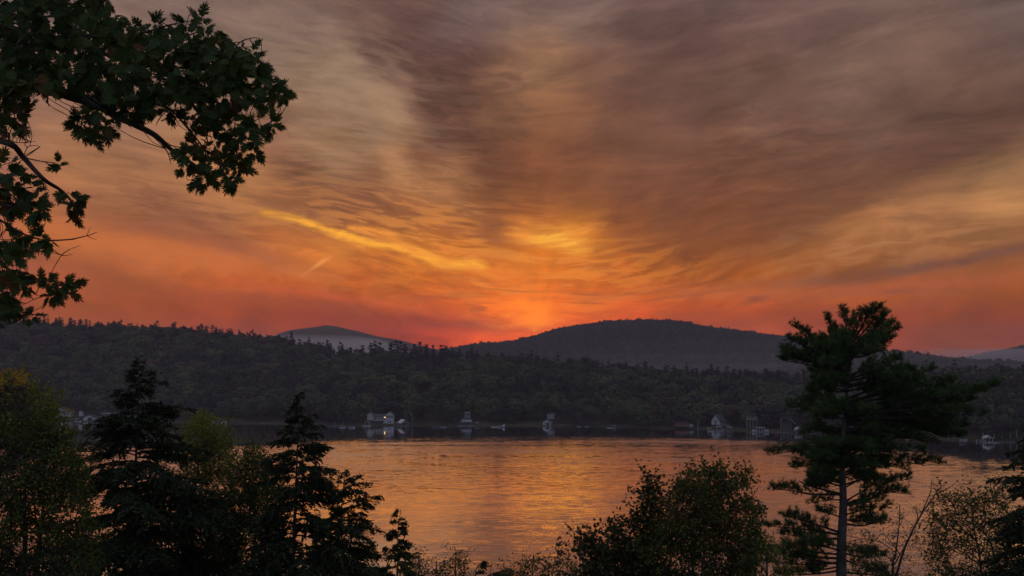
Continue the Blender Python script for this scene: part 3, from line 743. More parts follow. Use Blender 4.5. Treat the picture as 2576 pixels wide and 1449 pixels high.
def dock(px, py, L, Wd, label, rz=0.0, posts=4, rail=0):
    p, k = spot(px, py)
    root = empty('dock', p, rz, label=label, cat='dock', group='docks along the far shore')
    for i in range(3):
        MB().box(-L / 2, L / 2, -Wd / 2 + Wd * i / 3 + .01, -Wd / 2 + Wd * (i + 1) / 3 - .01, .38, .46 + .01 * (i % 2)).build('plank', M_DOCK, root)
    for x in np.linspace(-L / 2 + .2, L / 2 - .2, posts):
        MB().box(x - .1, x + .1, -Wd / 2 - .12, -Wd / 2 + .06, -3, .95 + rail).build('post', M_WHITE if rail else M_BARK, root)
    if rail: MB().box(-L / 2, L / 2, -Wd / 2 - .07, -Wd / 2 + .01, .95 + rail * .8, 1.02 + rail * .8).build('rail', M_WHITE, root)
    return root
def boat(px, py, L, label, rz=0.0, kind='open', hull=None):
    p, k = spot(px, py)
    root = empty('motor_boat', p, rz, label=label, cat='boat', group='boats moored along the far shore')
    W = L * .36; H = L * .15
    MB().hull(L, W, H, -.05).build('hull', hull or M_WHITE, root)
    MB().box(-L * .42, L * .1, -W * .4, W * .4, H * 1.0, H * 1.05).build('cockpit', M_DARK if kind != 'pontoon' else M_CANVAS, root)
    MB().quad_box([(L * .08, -W * .36, H), (L * .2, -W * .3, H), (L * .2, W * .3, H), (L * .08, W * .36, H), (L * .04, -W * .34, H * 2.1), (L * .07, -W * .3, H * 2.1), (L * .07, W * .3, H * 2.1), (L * .04, W * .34, H * 2.1)]).build('windscreen', M_PANE, root)
    MB().box(-L * .56, -L * .5, -W * .12, W * .12, H * .1, H * 1.5).build('outboard', M_RIM, root)
    if kind == 'canopy':
        MB().quad_box([(-L * .45, -W * .45, H * 3.1), (L * .12, -W * .45, H * 3.1), (L * .12, W * .45, H * 3.1), (-L * .45, W * .45, H * 3.1), (-L * .38, -W * .35, H * 3.5), (L * .06, -W * .35, H * 3.5), (L * .06, W * .35, H * 3.5), (-L * .38, W * .35, H * 3.5)]).build('canopy', M_CANVAS, root)
        for sx in (-.4, .08):
            for sy in (-.4, .4): MB().box(L * sx - .03, L * sx + .03, W * sy - .03, W * sy + .03, H, H * 3.1).build('canopy_post', M_WHITE, root)
    if kind == 'sail':
        MB().bar((L * .1, 0, H), (L * .16, 0, L * 1.15), .09).build('mast', M_METALROOF, root)
        MB().bar((L * .1, 0, H * 2.2), (-L * .42, .1, H * 2.4), .2).build('furled_sail', M_WHITE, root)
    return root
def pole(name, px, py, h, label, cat, z=0.4, w=.16, m=None):
    p, k = spot(px, py, z); g = ground(p[0], p[1]); p[2] = min(z, float(g)) if g > -1 else z
    root = empty(name, p, 0, label=label, cat=cat)
    MB().box(-w / 2, w / 2, -w / 2, w / 2, -1.5, h).build('pole', m or M_WHITE, root)
    MB().box(-w * .9, w * .9, -w * .9, w * .9, h, h + .16).build('finial', m or M_WHITE, root)
    return root

ORD = ('first', 'second', 'third', 'fourth', 'fifth', 'sixth', 'seventh', 'eighth', 'ninth', 'tenth', 'eleventh', 'twelfth', 'thirteenth', 'fourteenth', 'fifteenth', 'sixteenth')
def far_shore():
    # -- left bay
    p = inland(155, 1050, 12)
    r = empty('cottage', p, R(6), label='pale lavender-grey cottage set back on the shore at far left', cat='house')
    CLEAR.append((p[0], p[1] + 6, 14)); base_block(r, -6.4, 6.4, 0, 7)
    MB().house(-6.4, 6.4, 0, 7, 0, 4.6, 7.2).build('wall', M_GREY, r); MB().gable_roof(-6.4, 6.4, 0, 7, 4.6, 7.2).build('roof', M_ROOF, r)
    for x in (-5, -2.4, 3.4): window(r, x, x + 1.3, -.02, 1.6, 3.2)
    MB().box(.4, 1.5, -.07, .02, .2, 2.4).build('door', M_WHITE, r)
    p = inland(203, 1047, 9)
    r = empty('shed', p, 0, label='narrow white shed among trees behind the left boathouse', cat='shed')
    base_block(r, -1.3, 1.3, 0, 3)
    MB().house(-1.3, 1.3, 0, 3, 0, 3.0, 4.0).build('wall', M_WHITE, r); MB().gable_roof(-1.3, 1.3, 0, 3, 3.0, 4.0, .12, .2).build('roof', M_ROOF, r)
    MB().box(-.5, .5, -.06, .02, .1, 2.1).build('door', M_GREY, r)
    CLEAR.append((p[0], p[1] + 4, 6))
    boathouse(222.5, 1060, 7.1, 8, 2.85, 4.35, 'large white boathouse with a low side wing in the left bay', R(0), (.42, .88, .92), (5.6, 2.75))
    CLEAR.append((ground_hit(228, 1060, 0)[0], ground_hit(228, 1060, 0)[1], 13))
    boat(197, 1060.5, 4.2, 'small white boat tied beside the large white boathouse', R(8), 'canopy')
    dock(180, 1059, 5.6, 1.6, 'weathered dock with pale posts left of the large white boathouse', 0, 6, .5)
    p = inland(278, 1051, 8)
    r = empty('cottage', p, R(-3), label='long low red-brown cottage with a pale columned end, left bay', cat='house')
    CLEAR.append((p[0], p[1] + 6, 10))
    base_block(r, -7, 7.6, 0, 6)
    MB().box(-7, 2.8, 0, 6, 0, 3.0).build('wall', M_RED, r); MB().box(-7.3, 3.0, -.5, 6.4, 3.02, 3.35).build('roof', M_CREAM, r)
    e = MB().box(2.85, 7.6, .02, 6, 0, 3.1).build('end_wall', M_CREAM, r)
    for x in (3.1, 4.5, 5.9, 7.3): MB().box(x, x + .2, -.16, .0, 0, 3.1).build('column', M_WHITE, e)
    MB().box(2.7, 7.9, -.4, 6.3, 3.12, 3.4).build('end_roof', M_ROOF, r)
    for x in (-5.6, -3.2, -.8): window(r, x, x + 1.4, -.02, 1.0, 2.3)
    p, k = spot(549, 1066, 0.2)
    r = empty('boathouse', p, R(4), label='low boathouse with red-brown roof behind the small yellowing tree', cat='boathouse', group='boathouses along the far shore')
    MB().box(-4.5, 4.5, 0, 6, .4, 1.9).build('wall', M_CREAM, r); MB().gable_roof(-4.5, 4.5, 0, 6, 1.95, 3.6, .15, .3).build('roof', M_RED, r)
    MB().box(-2.4, 1.8, -.06, .01, .3, 1.7).build('door', M_DARK, r); MB().box(-5, 5.6, -1.4, 0, .15, .42).build('deck', M_WHITE, r)
    dock(680, 1067, 14, 2, 'long faint dock under the trees left of the slender hemlock', R(2), 6)
    # -- marina corner
    boat(838, 1073.5, 5.0, 'dark boat at the left end of the moored cluster', R(10), 'open', M_RIM)
    boat(861, 1076, 4.0, 'small white sailing dinghy with a leaning mast in the moored cluster', R(4), 'sail')
    boat(885, 1076.5, 4.2, 'small white open boat right of the sailing dinghy', R(-8), 'open')
    p, k = spot(842, 1071, .3)
    r = empty('parasol', p + np.array([0, 1.5, .1]), 0, label='folded blue parasol standing on the shore by the moored cluster', cat='parasol')
    MB().box(-.05, .05, -.05, .05, 0, 2.6).build('pole', M_WHITE, r); MB().quad_box([(-.3, -.3, .9), (.3, -.3, .9), (.3, .3, .9), (-.3, .3, .9), (-.06, -.06, 2.5), (.06, -.06, 2.5), (.06, .06, 2.5), (-.06, .06, 2.5)]).build('folded_canopy', M_BLUE, r)
    dock(860, 1072.5, 16, 1.8, 'dock behind the moored cluster of small boats', R(1), 6)
    # -- the lit house
    base = inland(958, 1062, 7)
    CLEAR.append((base[0], base[1] + 3, 16))
    r = empty('lake_house', base, R(2), label='long white lake house with a lit porch lamp and gabled right wing', cat='house')
    base_block(r, -9.2, 3.4, 2.2, 8, 5); MB().box(3.5, 8.35, -.95, 7.9, -5, -.91).build('foundation', M_ROOF, r)
    MB().house(-9.2, -5.2, 1.0, 8, 1.2, 4.9, 6.6).build('left_wing', M_CREAM, r)
    MB().gable_roof(-9.2, -5.2, 1.0, 8, 4.9, 6.6, .15, .3).build('left_roof', M_ROOF, r)
    c = MB().box(-5.15, 3.4, 2.2, 8, .6, 3.9).build('middle_wall', M_CREAM, r)
    MB().quad_box([(-5.1, 1.2, 3.92), (3.4, 1.2, 3.92), (3.4, 8.2, 4.9), (-5.1, 8.2, 4.9), (-5.1, 1.2, 4.1), (3.4, 1.2, 4.1), (3.4, 8.2, 5.1), (-5.1, 8.2, 5.1)]).build('middle_roof', M_ROOF, r)
    for x in np.linspace(-4.8, 2.9, 6): MB().box(x, x + .18, 1.3, 1.48, .6, 3.9).build('porch_column', M_WHITE, r)
    for x in (-4.2, -2.2, -.2, 1.8): window(r, x, x + 1.2, 2.18, 1.5, 3.2)
    MB().house(3.45, 8.4, -1.0, 8, -.9, 5.2, 7.0).build('right_wing', M_WHITE, r); MB().gable_roof(3.45, 8.4, -1.0, 8, 5.2, 7.0, .15, .4).build('right_roof', M_ROOF, r)
    for x in (3.9, 5.4, 6.9): window(r, x, x + 1.15, -1.02, 2.6, 4.6)
    for x in (4.7, 6.2): window(r, x, x + 1.0, -1.02, -.4, 1.2)
    MB().quad_box([(1.2, .2, -.8), (3.4, .2, -.8), (3.4, 1.2, -.8), (1.2, 1.2, -.8), (3.0, .2, 1.6), (3.4, .2, 1.6), (3.4, 1.2, 1.6), (3.0, 1.2, 1.6)]).build('stair', M_WHITE, r)
    lm, w = mat('lamp_glow'); e = w.n('ShaderNodeEmission'); e.inputs[0].default_value = (1, .62, .22, 1); e.inputs[1].default_value = 3; finish(w, e.outputs[0])
    lp = empty('porch_lamp', base + np.array([2.55, .9, 3.1]), 0, label='glowing warm porch lamp on the long white lake house', cat='lamp')
    MB().box(-.08, .08, 0, .45, .30, .38).build('bracket', M_DARK, lp)
    MB().quad_box([(-.22, -.22, -.2), (.22, -.22, -.2), (.22, .22, -.2), (-.22, .22, -.2), (-.3, -.3, .28), (.3, -.3, .28), (.3, .3, .28), (-.3, .3, .28)]).build('lantern', lm, lp)
    pl = bpy.data.lights.new('porch_lamp_light', 'POINT'); plo = bpy.data.objects.new('porch_lamp_light', pl); COL.objects.link(plo)
    pl.energy = 3; pl.color = (1, .65, .28); pl.shadow_soft_size = .3; plo.location = (0, -.6, 0); plo.parent = lp
    dock(957, 1071.5, 7.6, 1.5, 'pale dock in front of the long white lake house', R(3), 3)
    p, k = spot(923, 1073, .3)
    r = empty('boat_lift', p, 0, label='open pale lift frame standing in the water left of the lake house', cat='boat lift')
    for x in (-1.2, 1.4):
        for y in (0, 2.2): MB().box(x - .07, x + .07, y - .07, y + .07, -3, 3.0).build('post', M_CREAM, r)
    MB().box(-1.4, 1.6, -.1, .1, 3.02, 3.2).build('beam', M_CREAM, r); MB().box(-1.4, 1.6, 2.1, 2.3, 3.02, 3.2).build('beam', M_CREAM, r); MB().box(-3, 2.6, -.4, 2.6, .1, .35).build('platform', M_WHITE, r)
    p, k = spot(1017, 1072.5, .0)
    r = empty('boat_shelter', p, R(28), label='open boat shelter with a bright pale metal roof beside the flagpole', cat='boat shelter')
    CLEAR.append((p[0], p[1] + 2, 6))
    MB().gable_roof(-2.4, 2.4, -1.4, 5.2, 2.4, 4.3, .14, .45).build('roof', M_METALROOF, r)
    for x in (-2.2, 2.2):
        for y in (-1.1, 1.8, 4.8): MB().box(x - .09, x + .09, y - .09, y + .09, -3, 2.45).build('post', M_WHITE, r)
    MB().box(-2.4, 2.4, -1.45, -1.3, 2.3, 2.42).build('tie_beam', M_WHITE, r)
    bt = boat(1018, 1072.2, 3.6, 'white boat sheltered under the pale metal roof', R(100), 'open')
    boat(996, 1071, 4.0, 'white boat between the lake house and the pale metal roof', R(15), 'canopy')
    pole('flagpole', 1036.5, 1069.5, 6.9, 'tall white flagpole beside the pale-roofed boat shelter', 'flagpole')
    boat(1097, 1075, 5.4, 'dark motor boat with a white stern right of the flagpole', R(172), 'open', M_RIM)
    boat(1116, 1075.5, 3.6, 'low grey rowing boat right of the dark motor boat', R(4), 'open', M_CANVAS)
    # -- deck tower and flat boathouse
    base = inland(1176, 1050, 14); CLEAR.append((base[0], base[1], 8))
    r = empty('lookout_deck', base, 0, label='white two-level lookout deck above the flat-roofed boathouse', cat='deck')
    for x in (-1.6, -.55, .55, 1.6):
        for y in (0, 2.6): MB().box(x - .08, x + .08, y - .08, y + .08, -4.5, 3.1).build('post', M_WHITE, r)
    MB().box(-1.8, 1.8, -.2, 2.8, 3.12, 3.4).build('roof', M_WHITE, r); MB().box(-1.8, 1.8, -.2, 2.8, .2, .42).build('floor', M_WHITE, r)
    MB().box(-1.75, 1.75, -.15, -.09, 1.2, 1.3).build('rail', M_WHITE, r)
    MB().quad_box([(-4.2, .2, -2.6), (-3.6, .2, -2.6), (-3.6, 1.2, -2.6), (-4.2, 1.2, -2.6), (-1.9, .2, .3), (-1.4, .2, .3), (-1.4, 1.2, .3), (-1.9, 1.2, .3)]).build('stair', M_CREAM, r)
    p, k = spot(1173, 1071.5, 0)
    r = empty('boathouse', p, R(2), label='dark flat-roofed boathouse with a pale roof edge at the centre shore', cat='boathouse', group='boathouses along the far shore')
    MB().box(-4.6, 3.2, 0, 6, .4, 2.5).build('wall', M_ROOF, r); MB().box(-3.4, 3.6, -.4, 6.2, 2.52, 3.7).build('roof', M_CANVAS, r); MB().box(-3.0, 1.2, -.05, .01, .3, 2.1).build('door', M_DARK, r); MB().box(-6.2, 5.6, -1.6, -.02, .2, .55).build('deck', M_DOCK, r)
    boat(1152, 1070, 3.4, 'white boat left of the flat-roofed boathouse', R(0), 'open')
    boat(1198, 1070.5, 4.0, 'white boat with canopy just right of the flat-roofed boathouse', R(174), 'canopy')
    boat(1210, 1071, 3.8, 'second white boat right of the flat-roofed boathouse', R(8), 'open')
    p, k = spot(1253, 1075, 0)
    r = empty('swim_float', p, R(-2), label='low white float with a raised curved end off the centre shore', cat='float')
    MB().box(-4.4, 0, -1, 1, .05, .4).build('platform', M_WHITE, r)
    MB().hull(4.2, 1.6, .8, .1).build('hull', M_CANVAS, r).location = (1.8, 0, 0)
    MB().quad_box([(2.4, -.6, .7), (4.3, -.6, .3), (4.3, .6, .3), (2.4, .6, .7), (3.3, -.5, 1.9), (4.3, -.5, 2.0), (4.3, .5, 2.0), (3.3, .5, 1.9)]).build('raised_end', M_WHITE, r)
    # -- centre boathouse and porch house
    boathouse(1374.6, 1071.5, 5.0, 7, 2.6, 4.1, 'small white gabled boathouse with a dark door at the centre shore', R(-14), (.46, .88, .82), None, None, None, (-1.4, -.6, 1.0, 2.0))
    CLEAR.append((ground_hit(1378, 1071, 0)[0], ground_hit(1378, 1071, 0)[1] + 6, 9))
    p = inland(1385, 1053, 12)
    r = empty('cottage', p, R(-6), label='small white-framed porch cottage behind the gabled boathouse', cat='house')
    base_block(r, -2, 2.4, .6, 4)
    MB().box(-2, 2.4, .6, 4, 0, 2.7).build('wall', M_GREY, r); MB().gable_roof(-2.2, 2.6, 0, 4, 2.75, 3.9, .15, .3).build('roof', M_CANVAS, r)
    for x in (-2.1, -.7, .8, 2.3): MB().box(x, x + .15, -.1, .05, 0, 2.75).build('porch_column', M_WHITE, r)
    window(r, -1.4, -.2, .58, .9, 2.0); window(r, .6, 1.8, .58, .9, 2.0)
    dock(1423, 1072, 9, 1.6, 'dock right of the small gabled boathouse', R(-2), 4)
    boat(1456, 1073.5, 2.6, 'tiny white boat, left of a pair right of the gabled boathouse', R(0), 'open')
    boat(1476, 1073.8, 2.4, 'tiny white boat, right of a pair right of the gabled boathouse', R(180), 'open')
    boat(1532, 1077, 3.0, 'white boat alone midway between the gabled boathouse and the dock house', R(4), 'open')
    boat(1543, 1076.5, 3.2, 'grey canopied boat beside the lone white boat', R(170), 'canopy', M_CANVAS)
    p = inland(1724, 1077, -3); CLEAR.append((p[0], p[1] + 4, 8))
    r = empty('dock_house', p + np.array([0, 3, 0]), R(-3), label='low reddish dock house with railings and white steps', cat='dock house')
    MB().box(-5.4, 2.6, 1, 5, .5, 3.2).build('wall', M_RED, r); MB().box(-5.8, 3.0, .4, 5.4, 3.22, 3.5).build('roof', M_ROOF, r)
    for x in np.linspace(-5.6, 5.4, 7): MB().box(x, x + .1, -.4, -.3, .4, 1.5).build('rail_post', M_CREAM, r)
    MB().box(-5.6, 5.5, -.38, -.31, 1.5, 1.58).build('rail', M_CREAM, r)
    for i in range(4): MB().box(3.2, 5.4, .2 + .4 * i, .6 + .4 * i, .5 + .5 * i, .75 + .5 * i).build('step', M_WHITE, r)
    pole('flagpole', 1755.7, 1079, 6.0, 'slim pale flagpole right of the reddish dock house', 'flagpole')
    # -- A-frame house
    base = inland(1800, 1068, 8); CLEAR.append((base[0], base[1], 10))
    r = empty('lake_house', base, R(-38), label='steep-roofed white gabled house with a deck on its right', cat='house')
    base_block(r, -2.8, 2.8, 0, 8, 5)
    MB().house(-2.8, 2.8, 0, 8, 0, 2.4, 6.4).build('wall', M_WHITE, r); MB().gable_roof(-2.8, 2.8, 0, 8, 2.4, 6.4, .18, .6).build('roof', M_ROOF, r)
    window(r, -1.5, 1.5, -.02, 1.6, 2.5, None, 2); MB().box(-.5, .5, -.05, .0, 0, 1.4).build('door', M_DARK, r)
    r = empty('deck', base + np.array([5.6, -1.2, -.6]), 0, label='dark-roofed open deck beside the steep-roofed white house', cat='deck')
    MB().box(-2.6, 3.0, 0, 3, 0, .25).build('floor', M_CREAM, r)
    for x in (-2.4, -.6, 1.2, 2.8): MB().box(x, x + .12, 0, .12, -2.5, 2.9).build('post', M_CREAM, r)
    MB().box(-2.6, 3.0, -.02, .06, 1.1, 1.2).build('rail', M_CREAM, r); MB().box(-2.8, 3.2, -.2, 3.2, 2.92, 3.1).build('roof', M_ROOF, r)
    boat(1788, 1085.5, 4.2, 'white-hulled boat with arched bimini below the steep-roofed house', R(0), 'canopy')
    boat(1812, 1085, 5.8, 'pontoon boat under a pale canopy, left one below the open deck', R(0), 'canopy', M_CANVAS)
    boat(1832, 1085.5, 5.4, 'pontoon boat under a grey canopy, right one below the open deck', R(182), 'canopy', M_RIM)
    for (px, py, W, h, lab, rail) in ((1892, 1069, 6.4, 6.0, 'tall pale deck frame on stilts above the gazebo dock', 1), (1978, 1064, 6.2, 4.4, 'white-railed deck on stilts with a slanting stair, left of the tall pine', 2)):
        base = inland(px, py, 9); CLEAR.append((base[0], base[1], 6))
        r = empty('stilt_deck', base, 0, label=lab, cat='deck')
        MB().box(-W / 2, W / 2, 0, 3, h - 2.6, h - 2.4).build('floor', M_CREAM, r)
        for x in np.linspace(-W / 2 + .2, W / 2 - .2, 4):
            for y in (.05, 2.9): MB().box(x - .09, x + .09, y - .09, y + .09, -4, h - 2.62).build('stilt', M_CREAM, r)
        for x in np.linspace(-W / 2 + .1, W / 2 - .1, 7): MB().box(x - .05, x + .05, -.02, .08, h - 2.4, h - 1.2).build('baluster', M_WHITE, r)
        MB().box(-W / 2, W / 2, -.03, .09, h - 1.2, h - 1.05).build('rail', M_WHITE, r)
        if rail == 2: MB().quad_box([(W / 2 + 2.0, .2, -.6), (W / 2 + 2.6, .2, -.6), (W / 2 + 2.6, 1.2, -.6), (W / 2 + 2.0, 1.2, -.6), (W / 2, .2, h - 2.4), (W / 2 + .6, .2, h - 2.4), (W / 2 + .6, 1.2, h - 2.4), (W / 2, 1.2, h - 2.4)]).build('stair', M_WHITE, r)
        else:
            for x in (-1, 1.8): MB().box(x - .07, x + .07, .5, .64, h - 2.4, h + .6).build('pergola_post', M_CREAM, r)
            MB().box(-1.4, 2.2, .45, .7, h + .62, h + .8).build('pergola_beam', M_CREAM, r)
    p, k = spot(1912, 1087, 0)
    r = empty('gazebo_dock', p, R(2), label='floating dock with a white-posted flat gazebo roof', cat='dock')
    MB().box(-5.2, 5.2, -1.6, 1.6, .1, .45).build('platform', M_DOCK, r); MB().box(-2.6, 2.6, -1.5, 1.5, 2.7, 2.95).build('roof', M_CANVAS, r)
    for x in (-2.3, -.8, .8, 2.3): MB().box(x - .09, x + .09, -1.45, -1.27, .45, 2.7).build('post', M_WHITE, r)
    MB().box(-.2, .2, -.2, .2, 2.96, 3.4).build('cupola', M_WHITE, r)
    for i, x in enumerate((-4.6, -3.8, -3.0, 3.1, 3.9, 4.7)):
        c = empty('deck_chair', p + np.array([x, -.6, .45]), 0, label='white deck chair on the gazebo dock, %s from the left' % ORD[i], cat='chair', group='white chairs on the gazebo dock')
        MB().box(-.28, .28, -.3, .3, .34, .42).build('seat', M_WHITE, c); MB().quad_box([(-.28, .24, .42), (.28, .24, .42), (.28, .3, .42), (-.28, .3, .42), (-.28, .42, 1.05), (.28, .42, 1.05), (.28, .48, 1.05), (-.28, .48, 1.05)]).build('backrest', M_WHITE, c)
        for sx in (-.24, .24):
            for sy in (-.26, .26): MB().box(sx - .04, sx + .04, sy - .04, sy + .04, 0, .34).build('leg', M_WHITE, c)
    dock(1970, 1089, 14, 1.6, 'thin dock between the gazebo dock and the small canopy hut', R(-4), 6)
    for (px, py, W, lab) in ((2010, 1090, 3.3, 'small white gabled canopy hut at the end of the thin dock'), (2488.5, 1113, 4.0, 'white gabled boat canopy in front of pale trunks, far right')):
        p, k = spot(px, py, 0)
        r = empty('canopy_hut', p, R(3), label=lab, cat='boat shelter')
        MB().house(-W / 2, W / 2, 0, 3.4, 2.1, 2.25, 3.4).build('gable', M_CREAM, r); MB().gable_roof(-W / 2, W / 2, 0, 3.4, 2.25, 3.4, .14, .2).build('roof', M_WHITE, r)
        for x in (-W / 2 + .1, W / 2 - .1):
            for y in (.1, 3.3): MB().box(x - .09, x + .09, y - .09, y + .09, -3, 2.1).build('post', M_WHITE, r)
        MB().box(-.12, .12, .3, .54, 3.6, 3.9).build('finial', M_WHITE, r)
        CLEAR.append((p[0], p[1] + 3, 5))
    boat(2490, 1113.5, 3.2, 'white boat under the white gabled canopy at far right', R(2), 'open')
    boat(2507, 1114, 3.4, 'small white boat right of the far-right gabled canopy', R(-6), 'open')
    boat(2423, 1108, 4.4, 'white cabin boat beside the tip of the tall pine', R(4), 'canopy')
    dock(2465, 1112, 4.4, 1.4, 'short pale dock left of the far-right gabled canopy', R(-3), 3, .2)
    dock(2545, 1114.5, 14, 1.8, 'long low dock running right from the far-right canopy', R(-5), 6)
    # -- trees that stand out along the shore
    tr = bpy.data.meshes.new('shore_tree_trunk')
    def lone(px, py, h, seed, label, m=None, bark=None, dz=1.0, dback=6, trunk_r=.22, pine=False, group='trees standing out on the far shore'):
        p, k = spot(px, py, dz); p = p + np.array([0, dback, 0]); p[2] = float(ground(p[0], p[1]))
        root = empty('pine_tree' if pine else 'shore_tree', p, rs.rand() * 6, label=label, cat='tree', group=group)
        g = Geo(); g.tube([(0, 0, -.8), (.1, 0, h * .45), (0, .1, h * .85)], [trunk_r, trunk_r * .7, trunk_r * .2], 6); obj('trunk', g.mesh('trunk', bark or M_BARK), root)
        obj('crown', (far_pine(seed, h) if pine else far_broadleaf(seed, h, 420)).mesh('crown', m or (M_PINE if pine else M_WOOD)), root)
        return root
    M_YEL = wood_mat('yellowing_foliage', [(.14, .115, .028), (.16, .13, .03)])
    M_RUST = wood_mat('rust_foliage', [(.15, .06, .022), (.16, .065, .025)])
    lone(1010, 1060, 9.5, 300, 'small yellowing tree beside the long white lake house', M_YEL, None, 1.5, 14)
    lone(1030, 1058, 8.5, 301, 'pale leafy tree just above the pale metal roof', M_YEL, None, 1.5, 16)
    lone(900, 1010, 10, 302, 'rust-coloured tree on the slope above the lit house', M_RUST, None, 14, 0)
    lone(205, 1040, 11, 303, 'yellow-green tree above the large white boathouse', M_YEL, None, 4, 14)
    lone(255, 1042, 11, 304, 'broad pale green tree right of the large white boathouse', M_YEL, None, 4, 16)
    for i, (px, h) in enumerate(((2487, 15), (2515, 14), (2535, 17), (2556, 16), (2572, 15))):
        lone(px, 1106, h, 310 + i, 'slender pale-trunked tree on the right shore, %s from the left' % ('first', 'second', 'third', 'fourth', 'fifth')[i], None, M_PALEBARK, 1.0, 6, .24, False, 'pale-trunked trees on the right shore')
    # pines that stand out against the sky on the near ridge
    gl = None
    for i, (px, py, h) in enumerate(((912, 868, 13), (934, 864, 16), (945, 860, 17), (957, 862, 15), (985, 862, 18), (997, 858, 19), (1008, 860, 17), (1020, 866, 15), (1042, 866, 16), (1056, 862, 18), (1072, 866, 16), (1090, 870, 14), (1110, 868, 17), (1122, 872, 15), (1185, 880, 16), (1200, 884, 14))):
        a = px_az(px); D = float(dA(a)) + rs.uniform(-8, 10); e = math.tan(R(azel(px, py)[1])); y = D * math.cos(R(a)); x = D * math.sin(R(a))
        top = CAM_Z + D * e; z = float(ground(x, y)); hh = max(10.0, top - z)
        root = empty('pine_tree', (x, y, z), rs.rand() * 6, label='tall dark pine above the low middle ridge, %s from the left of sixteen' % ORD[i], cat='tree', group='pines rising above the low middle ridge')
        g = Geo(); g.tube([(0, 0, -.6), (0, 0, hh * .5)], [.3, .2], 6); obj('trunk', g.mesh('trunk', M_BARK), root); obj('crown', far_pine(400 + i, hh, 420).mesh('crown', M_PINE), root)
    protos = [(far_pine(450 + i, 16, 300).mesh('crown', M_PINE)) for i in range(4)]
    g = Geo(); g.tube([(0, 0, -.6), (0, 0, 9)], [.3, .2], 6); tm = g.mesh('trunk', M_BARK)
    for i, px in enumerate(np.linspace(70, 860, 30) + rs.normal(size=30) * 9):
        a = px_az(px); D = float(dA(a)) + rs.uniform(-12, 4); x = D * math.sin(R(a)); y = D * math.cos(R(a))
        root = empty('pine_tree', (x, y, float(ground(x, y))), rs.rand() * 6, label='dark pine on the skyline of the left wooded ridge', cat='tree', group='pines along the left skyline')
        s = .85 + .45 * rs.rand() - .25 * (px > 780); root.scale = (s, s, s)
        obj('trunk', tm, root); obj('crown', protos[i % 4], root)
far_shore()
build_woods()

# ------------------------------------------------------------------ mist lying in the valleys behind the near ridge
def mist(name, pts, z0, z1, dens, label):
    """a flat bank of mist with a domed top"""
    n = len(pts); V = []; c = np.mean(pts, axis=0)
    for s, z in ((1.0, z0), (1.0, z0 + (z1 - z0) * .55), (.93, z0 + (z1 - z0) * .85), (.8, z1)):
        V += [(c[0] + (x - c[0]) * s, c[1] + (y - c[1]) * s, z) for x, y in pts]
    F4 = [[k * n + i, k * n + (i + 1) % n, (k + 1) * n + (i + 1) % n, (k + 1) * n + i] for k in range(3) for i in range(n)]
    F3 = []; V.append((c[0], c[1], z0)); V.append((c[0], c[1], z1))
    for i in range(n): F3 += [[4 * n, (i + 1) % n, i], [4 * n + 1, 3 * n + i, 3 * n + (i + 1) % n]]
    return obj(name, mesh_np(name, V, [np.array(F3), np.array(F4)], [volume_mat(name, dens, (.95, .92, .95))]), kind='stuff', label=label)
mist('valley_mist', [(-1300, 1950), (-800, 1750), (-420, 1760), (-240, 1900), (-210, 2200), (-260, 2600), (-700, 2850), (-1250, 2600)], 5, 100, 1.1e-3, 'bank of pale mist in the valley before the distant peak')
mist('ridge_mist', [(820, 2250), (1120, 2080), (1440, 2050), (1640, 2250), (1460, 2550), (1100, 2500)], 5, 78, 1.6e-3, 'bank of pale mist behind the low ridge at right')
for nm, top, dn, lab in (('low_mist', 42, 1.0e-4, 'lowest mist at the foot of the middle mountain'), ('mountain_mist', 58, .8e-4, 'thin mist before the foot of the middle mountain'), ('high_mist', 78, .7e-4, 'faint mist veiling the lower slope of the middle mountain')):
    mist(nm, [(-60, 1500), (150, 1250), (500, 1180), (800, 1250), (900, 1500), (760, 1750), (400, 1850), (50, 1800)], 5, top, dn, lab)

# ------------------------------------------------------------------ foreground vegetation
M_TRUNK = simple_mat('rough_bark', (.075, .062, .052), 0.95, 0.55, 9.0, 0.1, 0.6)
M_PINEBARK = simple_mat('lichen_grey_pine_bark', (.090, .080, .076), 0.95, 0.95, 5.5, 0.1, 1.0)
M_TWIG = simple_mat('twig_bark', (.045, .036, .030), 0.9, 0.3, 8.0, 0.1)
M_GREYSTEM = simple_mat('pale_grey_stem', (.20, .19, .18), 0.9, 0.4, 8.0, 0.1)
M_HEMLOCK = leaf_mat('hemlock_needles', [(.020, .032, .014), (.030, .046, .018), (.042, .058, .022)], 0.2, 0.6)
M_PINEN = leaf_mat('white_pine_needles', [(.026, .056, .018), (.048, .095, .026), (.085, .14, .036)], 0.2, 0.5)
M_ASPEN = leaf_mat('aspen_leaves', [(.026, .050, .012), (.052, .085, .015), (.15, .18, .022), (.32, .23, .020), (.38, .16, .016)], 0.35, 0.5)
M_BIRCH = leaf_mat('birch_leaves', [(.030, .052, .013), (.060, .082, .016), (.12, .125, .020)], 0.3, 0.5)
M_YBIRCH = leaf_mat('yellowing_birch_leaves', [(.050, .075, .016), (.14, .16, .022), (.30, .25, .030)], 0.3, 0.5)
M_MAPLE = leaf_mat('maple_leaves', [(.034, .058, .013), (.062, .088, .017), (.11, .070, .018), (.17, .045, .014)], 0.3, 0.5)
M_OAKS = leaf_mat('young_oak_leaves', [(.026, .036, .012), (.040, .048, .014), (.075, .040, .015)], 0.25, 0.5)
M_OAK = leaf_mat('red_oak_leaves', [(.018, .040, .012), (.032, .060, .014), (.060, .080, .014), (.10, .058, .014), (.16, .038, .012)], 0.3, 0.6)

